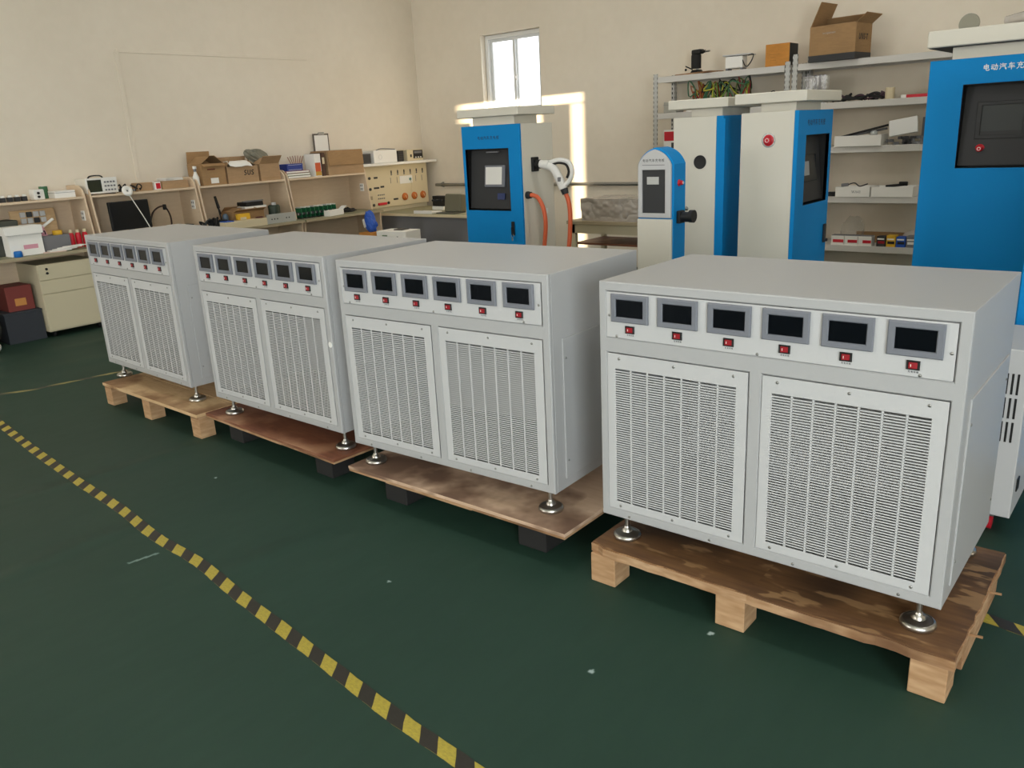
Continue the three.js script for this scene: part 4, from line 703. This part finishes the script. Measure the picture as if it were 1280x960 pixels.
  g = carton('closed_carton', 'large closed brown carton with folded lid under the clipboard', [-8.99, SH, -7.29], 0, 0.34, 0.30, 0.60, M.cartonPale); part(g, 'folded_lid', box(0.008, 0.19, 0.585, [0.178, 0.215, 0.0], 0.002, [0, 0, 0.06]), M.carton); part(g, 'lid_top', box(0.34, 0.008, 0.6, [0, 0.305, 0], 0.002), M.carton);
  g = thing('clipboard', 'clipboard with white paper propped behind the closed carton', 'clipboard', [-9.175, SH, -7.2]); part(g, 'board', box(0.008, 0.53, 0.26, [0, 0.265, 0], 0.002), mat(0x5a5148, 0.6)); part(g, 'paper', box(0.003, 0.28, 0.22, [0.006, 0.37, 0.0], 0.0005), M.paper); part(g, 'clip', [box(0.02, 0.022, 0.1, [0.012, 0.525, 0], 0.004), cyl(0.006, 0.006, 0.09, [0.016, 0.54, 0], [Math.PI / 2, 0, 0], 10)], M.steel);
}
// ---------------------------------------------------------------- on the benches
{
  let g; const BX = -8.85;
  // bench above the drawer unit
  g = thing('socket_panel', 'brown board carrying a grid of pale sockets on the bench above the drawer unit', 'socket panel', [-8.98, BT, -3.40], 0.0);
  part(g, 'backboard', box(0.02, 0.40, 0.42, [0, 0.205, 0.02], 0.004, [0, 0, 0.06]), M.plyPale);
  for (let a = 0; a < 2; a++) for (let b = 0; b < 4; b++) part(g, 'socket', box(0.02, 0.05, 0.05, [0.016 - a * 0.003, 0.30 + a * 0.06, 0.12 - b * 0.062], 0.004), a + b === 2 ? M.darkGrey : M.greyPanel);
  g = thing('instrument_case', 'dark instrument case stacked behind the white tub', 'case', [-8.9, BT, -3.03]); part(g, 'case_body', box(0.24, 0.33, 0.26, [0, 0.165, 0], 0.01), mat(0x3d4038, 0.6)); part(g, 'lid_seam', lim(-0.121, 0.121, 0.25, 0.255, -0.131, 0.131), M.black);
  g = thing('box_lid', 'white box lid resting on the white carton tub', 'lid', [-8.73, BT + 0.20, -3.13]); part(g, 'lid', sheet(rectPts(-0.12, 0.12, -0.17, 0.17), [rectPts(-0.115, 0.115, -0.165, 0.165)], 0.075, 0, [0, 0, 0], [-Math.PI / 2, 0, 0]), M.paper); part(g, 'lid_top', lim(-0.118, 0.118, 0.072, 0.077, -0.168, 0.168), M.paper);
  g = thing('white_tub', 'white carton tub with pale print on the bench above the drawer unit', 'tub', [-8.745, BT, -3.14]); part(g, 'tub_body', sheet(rectPts(-0.11, 0.11, -0.15, 0.15), [rectPts(-0.105, 0.105, -0.145, 0.145)], 0.196, 0, [0, 0, 0], [-Math.PI / 2, 0, 0]), M.paper); part(g, 'print', lim(0.1095, 0.1107, 0.06, 0.1, -0.1, 0.03), M.pink);
  g = thing('blue_cup', 'bright blue cap standing at the bench edge above the drawers', 'cap', [-8.585, BT, -3.03]); part(g, 'cap_body', lathe([[0, 0.055], [0.03, 0.055], [0.036, 0.045], [0.038, 0], [0, 0]], 18), mat(0x1a6fc0, 0.5)); part(g, 'cap_rim', torus(0.037, 0.003, [0, 0.006, 0], [Math.PI / 2, 0, 0]), mat(0x155a9e, 0.5));
  g = thing('paper_stack', 'loose white papers along the bench edge above the drawers', 'paper', [-8.62, BT, -3.47]); for (let k = 0; k < 5; k++) part(g, 'paper_sheet', box(0.1, 0.008, 0.2, [0, 0.004 + 0.0085 * k, 0.1 - k * 0.05], 0.002, [0, 0.1 * k - 0.2, 0]), k ? M.paper : mat(0xd9bdb0, 0.8));
  g = thing('meter_box', 'grey meter box holding pink cards behind the papers', 'box', [-8.82, BT, -3.46]); part(g, 'box_body', lim(-0.09, 0.09, 0, 0.15, -0.13, 0.13, 0.006), M.midGrey); part(g, 'pink_card', box(0.01, 0.1, 0.05, [0.0, 0.19, 0.08], 0.002, [0.3, 0, 0]), M.pink);
  g = thing('tape_roll', 'yellow tape roll sitting on the grey meter box', 'tape', [-8.79, BT + 0.15, -3.5]); part(g, 'roll', lathe([[0.02, 0], [0.045, 0], [0.045, 0.04], [0.02, 0.04], [0.02, 0]], 20), M.yellow);
  g = thing('white_handset', 'white handset propped slantwise on the grey meter box', 'handset', [-8.84, BT + 0.15, -3.40]); part(g, 'grip', box(0.03, 0.025, 0.25, [0, 0.09, 0], 0.008, [0.55, 0, 0]), M.white); part(g, 'cord', tube([[0, 0.03, 0.1], [0.04, 0.02, 0.06], [0.05, 0.05, 0.02], [0.02, 0.01, 0.0]], 0.005, 18, 6), M.black);
  for (let k = 0; k < 3; k++) { g = thing('red_bottle', 'small red bottle with a pale cap on the bench above the drawers', 'bottle', [-8.8 + 0.02 * k, BT, -3.63 - k * 0.06], 0, 'red bottles'); part(g, 'bottle_body', lathe([[0, 0], [0.027, 0], [0.028, 0.12], [0.018, 0.15], [0, 0.152]], 16), M.redBright); part(g, 'cap', cyl(0.016, 0.018, 0.03, [0, 0.165, 0], undefined, 14), M.cream); }
  // second bench
  g = thing('monitor', 'black computer monitor standing below the oscilloscope', 'monitor', [-8.86, BT, -4.30], 0.0);
  part(g, 'screen_case', box(0.035, 0.30, 0.44, [0, 0.26, 0], 0.008, [0, 0, 0.05]), M.black); part(g, 'screen', box(0.002, 0.265, 0.405, [0.0195, 0.262, 0], 0, [0, 0, 0.05]), mat(0x08090a, 0.35)); part(g, 'stand', lim(-0.03, 0.0, 0.01, 0.2, -0.03, 0.03, 0.005), M.black); part(g, 'stand_base', lim(-0.1, 0.09, 0, 0.014, -0.11, 0.11, 0.006), M.black);
  g = thing('desk_lamp', 'thin armed lamp with round white head before the monitor', 'lamp', [-8.62, BT, -4.42]);
  part(g, 'lamp_base', cyl(0.05, 0.055, 0.02, [0, 0.01, 0]), M.darkGrey); part(g, 'arm', tube([[0, 0.02, 0], [-0.03, 0.2, 0.06], [-0.06, 0.38, 0.13], [-0.08, 0.50, 0.18]], 0.005, 20, 7), M.white); part(g, 'lamp_head', lathe([[0.014, 0], [0.05, 0.004], [0.056, 0.012], [0.04, 0.024], [0.014, 0.026], [0.014, 0]], 26, [-0.08, 0.515, 0.185], [0.25, 0.0, -1.2]), M.white); part(g, 'head_clamp', box(0.03, 0.02, 0.09, [-0.11, 0.52, 0.13], 0.006), M.midGrey);
  g = thing('blue_folder', 'blue and purple folders stacked beside the monitor', 'folder', [-8.78, BT, -3.97]); [M.purple, mat(0x1c2c50, 0.6), M.blueStuff].forEach((m, k) => part(g, 'folder_cover', box(0.22, 0.035, 0.24 - 0.03 * k, [0.01 * k, 0.0175 + 0.0355 * k, -0.02 * k], 0.004, [0, 0.06 * k, 0]), m));
  g = thing('pink_sheet', 'pink paper leaning at the back of the monitor bench', 'paper', [-9.15, BT, -3.99]); part(g, 'paper', box(0.004, 0.22, 0.16, [0, 0.112, 0], 0.001, [0, 0, 0.05]), M.pink); part(g, 'pin', sphere(0.008, [0.004, 0.2, 0]), M.redBright);
  g = thing('adapter_box', 'white adapter box with black end on the monitor bench', 'adapter', [-8.78, BT, -4.78]); part(g, 'box_body', box(0.16, 0.11, 0.15, [0, 0.055, 0.02], 0.006), M.white); part(g, 'dark_end', box(0.15, 0.08, 0.11, [0, 0.06, -0.10], 0.006), M.darkGrey);
  g = thing('cable_loop', 'black cable looping up beside the adapter box', 'cable', [-8.95, BT, -4.72]); part(g, 'cable', tube([[0, 0.01, 0.14], [0, 0.14, 0.16], [0, 0.27, 0.10], [0, 0.31, -0.02], [0, 0.2, -0.08], [0.02, 0.05, -0.05], [0.0, 0.01, 0.02]], 0.009, 34, 7), mat(0x3a241c, 0.6)); part(g, 'plug', box(0.04, 0.06, 0.03, [0.0, 0.30, -0.03], 0.006), M.rubber);
  // third bench
  g = thing('cable_heap', 'dark heap of cables on the bench below the opened cartons', 'cables', [-8.80, BT, -5.16 - 0.03], Math.PI / 2); strands(g, 'cable', 14, [0.34, 0.2], 0.12, [M.black, M.rubber, M.darkGrey], 71, 0.011);
  g = thing('soldering_stand', 'tall black soldering stand with grey bottle on the bench below the opened cartons', 'stand', [-8.86, BT, -5.36]); part(g, 'stand_base', box(0.1, 0.03, 0.1, [0, 0.015, 0], 0.006), M.black); part(g, 'post', cyl(0.008, 0.008, 0.34, [0, 0.2, 0.0], [0.12, 0, 0], 10), M.black); part(g, 'iron', [cyl(0.014, 0.018, 0.14, [0.01, 0.3, 0.02], [0.2, 0, 0], 12), cyl(0.004, 0.007, 0.08, [0.01, 0.2, -0.005], [0.2, 0, 0], 8)], M.rubber); part(g, 'bottle', lathe([[0, 0.03], [0.033, 0.03], [0.034, 0.13], [0.02, 0.16], [0, 0.16]], 16, [0.05, 0.001, -0.04]), mat(0x54687c, 0.5));
  g = carton('open_carton', 'low brown carton with wide flaps on the bench below the opened cartons', [-8.88, BT, -5.68], 0, 0.26, 0.17, 0.42, M.carton, [['r', 1.2, 0.08], ['f', -1.25, 0.13], ['l', -1.0, 0.1], ['b', -1.3, 0.12]]); part(g, 'inner_board', lim(-0.12, 0.12, 0.1, 0.105, -0.2, 0.2), M.carton);
  g = thing('yellow_packet', 'yellow packet leaning on the low brown carton', 'packet', [-8.71, BT, -5.57]); part(g, 'packet_body', box(0.04, 0.15, 0.17, [0, 0.0765, 0], 0.004, [0, 0, 0.05]), M.yellow); part(g, 'pale_print', box(0.002, 0.06, 0.08, [0.0205, 0.08, 0.01], 0, [0, 0, 0.05]), M.cream);
  g = thing('black_module', 'flat black module with white base on top of the low carton', 'module', [-8.88, BT + 0.172, -5.80]); part(g, 'white_base', box(0.22, 0.03, 0.30, [0, 0.03, 0], 0.004), M.white); part(g, 'cover', box(0.2, 0.05, 0.24, [0, 0.071, 0], 0.008), M.black); part(g, 'rail', box(0.03, 0.014, 0.28, [0.06, 0.103, 0], 0.003), M.midGrey);
  g = thing('green_can', 'dark green can with pale lid beside the row of circuit boards', 'can', [-8.78, BT, -6.06]); part(g, 'can_body', lathe([[0, 0], [0.07, 0], [0.072, 0.01], [0.072, 0.19], [0.06, 0.205], [0, 0.205]], 22), mat(0x2c3a2c, 0.5)); part(g, 'can_lid', cyl(0.03, 0.03, 0.03, [0, 0.22, 0]), M.greyPanel);
  g = thing('white_tray', 'long white tray with blue edge at the front of the bench below the opened cartons', 'tray', [-8.60, BT, -5.50]); part(g, 'tray', lim(-0.06, 0.06, 0, 0.085, -0.28, 0.28, 0.004), M.cream); part(g, 'blue_strip', lim(-0.055, 0.055, 0.0855, 0.095, 0.16, 0.275), M.blueStuff); part(g, 'cables', torus(0.04, 0.008, [0, 0.095, -0.22], [Math.PI / 2, 0, 0]), mat(0x5a2c24, 0.6));
  g = thing('steel_chassis', 'bare grey steel chassis with small holes on the bench below the opened cartons', 'chassis', [-8.62, BT, -6.03]); part(g, 'chassis_plate', [lim(-0.006, 0.0, 0, 0.11, -0.22, 0.20), lim(-0.09, -0.006, 0, 0.006, -0.22, 0.20)], M.galv); for (const z of [-0.12, -0.08, 0.05, 0.09, 0.13]) part(g, 'hole', cyl(0.008, 0.008, 0.003, [0.001, 0.05, z], [0, 0, Math.PI / 2], 10), M.black);
  // circuit board bench: row of circuit boards
  for (let k = 0; k < 9; k++) {
    g = thing('circuit_board', 'green circuit board with round black parts standing on the circuit board bench', 'circuit board', [-8.80, BT, -6.42 - k * 0.068], 0, 'row of green circuit boards');
    part(g, 'board', lim(-0.08, 0.08, 0.004, 0.13, -0.003, 0.003, 0.001), M.pcb); part(g, 'board_foot', lim(-0.085, 0.085, 0, 0.012, -0.02, 0.02, 0.002), M.black);
    for (const [x, y] of [[0.05, 0.06], [0.0, 0.06]]) { const c = part(g, 'capacitor', cyl(0.018, 0.018, 0.03, [x, y, 0.019], [Math.PI / 2, 0, 0], 14), M.darkGrey); part(c, 'capacitor_top', cyl(0.014, 0.014, 0.001, [x, y, 0.0348], [Math.PI / 2, 0, 0], 12), M.greyPanel); }
    part(g, 'edge_connector', box(0.1, 0.016, 0.012, [0.02, 0.136, 0], 0.003), k % 3 ? M.paper : M.greyPanel);
  }
  g = thing('white_box', 'small white box tipped forward near the circuit boards', 'box', [-8.64, BT, -6.86]); part(g, 'box_body', box(0.1, 0.07, 0.26, [0, 0.036, 0], 0.004, [0.02, 0.1, 0]), M.paper); part(g, 'lid_flap', box(0.1, 0.004, 0.1, [0, 0.085, -0.14], 0.001, [0.5, 0.1, 0]), M.paper);
  g = thing('cable_heap', 'black heap of small adapters on the circuit board bench', 'adapters', [-8.85, BT, -7.25], Math.PI / 2); strands(g, 'cord', 8, [0.36, 0.16], 0.05, [M.black, M.rubber], 83, 0.008); { const r = rng(84); for (let k = 0; k < 7; k++) part(g, 'adapter', box(0.07, 0.04, 0.05, [(r() - 0.5) * 0.32, 0.022, (r() - 0.5) * 0.16], 0.008, [0, r() * 3, 0]), M.rubber); }
}
// ---------------------------------------------------------------- test panel, corner table and what stands by it
{
  let g = thing('test_panel', 'cream test panel with rows of switches and three orange knobs', 'test panel', [-9.19, 0, -8.33]);
  part(g, 'panel_box', lim(0, 0.18, 0.80, 1.38, -0.64, 0.64, 0.006), M.cream); part(g, 'panel_stand', lim(0.02, 0.16, 0, 0.80, -0.62, 0.62, 0.004), M.drawer);
  part(g, 'top_shelf', lim(0, 0.30, 1.381, 1.418, -0.75, 0.70, 0.006), M.white);
  const X = 0.18, dial = (z, y, r, m, n = 'terminal', t = 0.012) => part(g, n, cyl(r, r, t, [X + t / 2, y, z], [0, 0, Math.PI / 2], 14), m);
  for (let k = 0; k < 6; k++) { const z = 0.08 - k * 0.125; part(g, 'switch', box(0.012, 0.045, 0.014, [X + 0.006, 1.28, z], 0.003), M.darkGrey); part(g, 'slot', box(0.003, 0.08, 0.007, [X + 0.0015, 1.165, z + 0.02], 0.001), M.midGrey); dial(z, 1.245, 0.009, M.midGrey); }
  part(g, 'meter_plate', box(0.006, 0.11, 0.25, [X + 0.003, 1.16, -0.20], 0.002), M.paper); dial(-0.28, 1.16, 0.02, mat(0x4c8a86, 0.4), 'indicator', 0.014);
  part(g, 'lead', tube([[X + 0.015, 1.16, -0.28], [X + 0.05, 1.08, -0.26], [X + 0.04, 0.98, -0.25]], 0.004, 14, 6), M.cream);
  for (const z of [-0.15, -0.34, -0.52]) { const k = part(g, 'orange_knob', lathe([[0, 0.03], [0.03, 0.03], [0.036, 0.02], [0.05, 0.018], [0.054, 0]], 22, [X, 0.92, z], [0, 0, -Math.PI / 2]), M.orangeDeep); part(k, 'pointer', box(0.004, 0.05, 0.008, [X + 0.031, 0.92, z], 0.001, [0.4, 0, 0]), M.cream); }
  for (const [z, y] of [[0.50, 1.22], [0.50, 1.07], [0.46, 0.85]]) dial(z, y, 0.02, M.darkGrey);
  for (const [z, y, w] of [[0.38, 1.22, 0.07], [0.38, 1.08, 0.1], [0.27, 1.09, 0.07], [0.03, 0.9, 0.09]]) part(g, 'rating_label', box(0.003, 0.025, w, [X + 0.0015, y, z], 0.001), M.darkGrey);
  part(g, 'red_terminal_strip', box(0.02, 0.035, 0.16, [X + 0.01, 0.855, 0.30], 0.004), M.redBright); dial(0.18, 0.86, 0.02, M.black);
  for (let a = 0; a < 2; a++) for (let b = 0; b < 4; b++) dial(0.36 - b * 0.035, 0.93 + a * 0.05, 0.008, M.midGrey); part(g, 'cover_plate', box(0.004, 0.05, 0.06, [X + 0.002, 0.95, 0.50], 0.001), M.benchEdge);
  const Y = 1.418;
  g = thing('dark_instrument', 'dark boxed instrument at the end of the panel top shelf', 'instrument', [-9.06, Y, -7.76]); part(g, 'housing', box(0.2, 0.14, 0.2, [0, 0.07, 0], 0.006), M.midGrey); part(g, 'front_face', lim(0.0995, 0.1015, 0.01, 0.13, -0.09, 0.09), M.darkGrey);
  g = thing('white_instrument', 'wide white instrument box with a cord over it', 'instrument', [-9.06, Y, -8.12]); part(g, 'housing', box(0.22, 0.17, 0.44, [0, 0.085, 0], 0.008), M.white); part(g, 'cord', tube([[0.08, 0.172, 0.14], [0.06, 0.19, 0.05], [0.06, 0.186, -0.08], [0.1, 0.174, -0.2]], 0.006, 18, 6), M.midGrey); part(g, 'round_mark', torus(0.03, 0.002, [0.111, 0.08, 0.1], [0, Math.PI / 2, 0]), M.greyPanel);
  g = thing('dark_speaker', 'narrow dark unit between the white instrument and power supply', 'instrument', [-9.06, Y, -8.42]); part(g, 'housing', box(0.2, 0.15, 0.12, [0, 0.075, 0], 0.006), M.black); part(g, 'front_ribs', [0.03, 0.06, 0.09, 0.12].map((y) => lim(0.1, 0.104, y, y + 0.012, -0.05, 0.05)), M.darkGrey);
  g = thing('power_supply', 'bench power supply with black meter face on the panel shelf', 'power supply', [-9.06, Y, -8.70]); part(g, 'housing', box(0.22, 0.155, 0.32, [0, 0.0775, 0], 0.006), M.cream); part(g, 'meter_face', lim(0.1095, 0.1125, 0.03, 0.145, -0.15, 0.04), M.black); part(g, 'display_digits', [lim(0.1125, 0.1135, 0.1, 0.13, -0.13, 0.02)], M.midGrey); part(g, 'toggle', lim(0.1095, 0.122, 0.05, 0.09, 0.08, 0.1, 0.003), M.black); for (const z of [-0.1, -0.05, 0]) part(g, 'terminal', cyl(0.01, 0.01, 0.015, [0.118, 0.045, z], [0, 0, Math.PI / 2], 10), M.paper);
  // corner table
  g = thing('corner_table', 'grey table with pale top edge in the room corner', 'table', [-7.9, 0, -7.85]); part(g, 'tabletop', lim(-1.08, 1.0, 0.715, 0.75, -1.1, 0, 0.004), M.bench); part(g, 'top_edging', lim(-1.08, 1.0, 0.713, 0.748, 0.0005, 0.008), M.cream); part(g, 'front_panel', lim(-1.0, 0.95, 0.2, 0.712, -0.08, -0.06), M.midGrey); for (const x of [-1.04, 0.92]) for (const z of [-0.05, -1.05]) part(g, 'leg', lim(x, x + 0.05, 0, 0.714, z, z + 0.04, 0.003), M.midGrey);
  g = thing('laptop_bag', 'olive grey equipment case standing at the corner table end', 'case', [-7.66, 0.75, -8.12]); part(g, 'case_body', box(0.30, 0.24, 0.12, [0, 0.121, 0], 0.02, [-0.15, 0, 0]), mat(0x6c6a58, 0.6)); part(g, 'flap', box(0.34, 0.012, 0.16, [0, 0.008, 0.13], 0.004), mat(0x55544a, 0.6));
  g = thing('connector_rack', 'black connector rack with pale plugs on the corner table', 'connector rack', [-8.22, 0.75, -8.42]); part(g, 'rack_body', box(0.24, 0.14, 0.1, [0, 0.12, 0], 0.006), M.black); part(g, 'rack_base', box(0.22, 0.05, 0.13, [0, 0.025, 0.01], 0.005), M.paper); for (let k = 0; k < 4; k++) part(g, 'plug', cyl(0.015, 0.015, 0.04, [-0.085 + k * 0.057, 0.13, 0.065], [Math.PI / 2, 0, 0], 10), M.darkGrey);
  g = thing('white_plate', 'blank white metal plate at the corner table front edge', 'plate', [-8.05, 0.75, -7.98]); part(g, 'plate', box(0.34, 0.02, 0.2, [0, 0.011, 0], 0.004), M.white); part(g, 'lip', box(0.34, 0.04, 0.006, [0, 0.02, 0.102], 0.001), M.white);
  // low trolley with module, bag and carton
  g = thing('low_trolley', 'low grey trolley carrying the white module and blue bag', 'trolley', [-7.85, 0, -7.10]); part(g, 'deck', lim(-0.55, 0.5, 0.42, 0.45, -0.28, 0.28, 0.004), M.benchEdge); for (const x of [-0.52, 0.47]) for (const z of [-0.25, 0.25]) { const l = part(g, 'leg', lim(x - 0.015, x + 0.015, 0.06, 0.419, z - 0.015, z + 0.015), M.midGrey); part(l, 'caster', cyl(0.03, 0.03, 0.02, [x, 0.0305, z], [Math.PI / 2, 0, 0], 12), M.black); }
  g = thing('white_module', 'white module box with green window and dark switch on the trolley', 'module', [-7.66, 0.45, -7.05], 0.15); part(g, 'housing', box(0.46, 0.19, 0.3, [0, 0.095, 0], 0.006), M.white); part(g, 'green_window', box(0.08, 0.09, 0.004, [-0.10, 0.1, 0.151], 0.001), mat(0x6f8466, 0.4)); part(g, 'switch', box(0.022, 0.05, 0.008, [0.10, 0.105, 0.152], 0.002), M.black); part(g, 'top_plate', box(0.14, 0.012, 0.14, [0.02, 0.196, -0.04], 0.003), M.darkGrey);
  g = carton('small_carton', 'orange printed carton under the blue bag on the trolley', [-8.12, 0.45, -7.0], 0.1, 0.2, 0.16, 0.22, M.cartonOrange); part(g, 'blue_print', lim(-0.02, 0.06, 0.03, 0.12, 0.1105, 0.1115), M.blueStuff);
  g = thing('blue_bag', 'blue and white crumpled packet on the orange carton', 'bag', [-8.11, 0.61, -7.0]); { const q = new THREE.IcosahedronGeometry(0.12, 4), p = q.attributes.position, v = V(); for (let i = 0; i < p.count; i++) { v.fromBufferAttribute(p, i); v.multiplyScalar(0.5 + 1.0 * fbm((v.x * 1.3 + v.z) + 3, (v.y - v.z * 0.7) + 3, 13, 3, 25)); p.setXYZ(i, v.x * 0.6, Math.max(-0.10, v.y * 1.05 - v.x * 0.3), v.z * 0.55); } q.computeVertexNormals(); part(g, 'bag_skin', plain(put(q, [0, 0.102, 0])), M.blueStuff); part(g, 'white_patch', box(0.06, 0.1, 0.008, [-0.05, 0.11, 0.062], 0.003, [0.1, -0.3, 0.3]), M.paper); }
}
renderer.render(scene, camera);
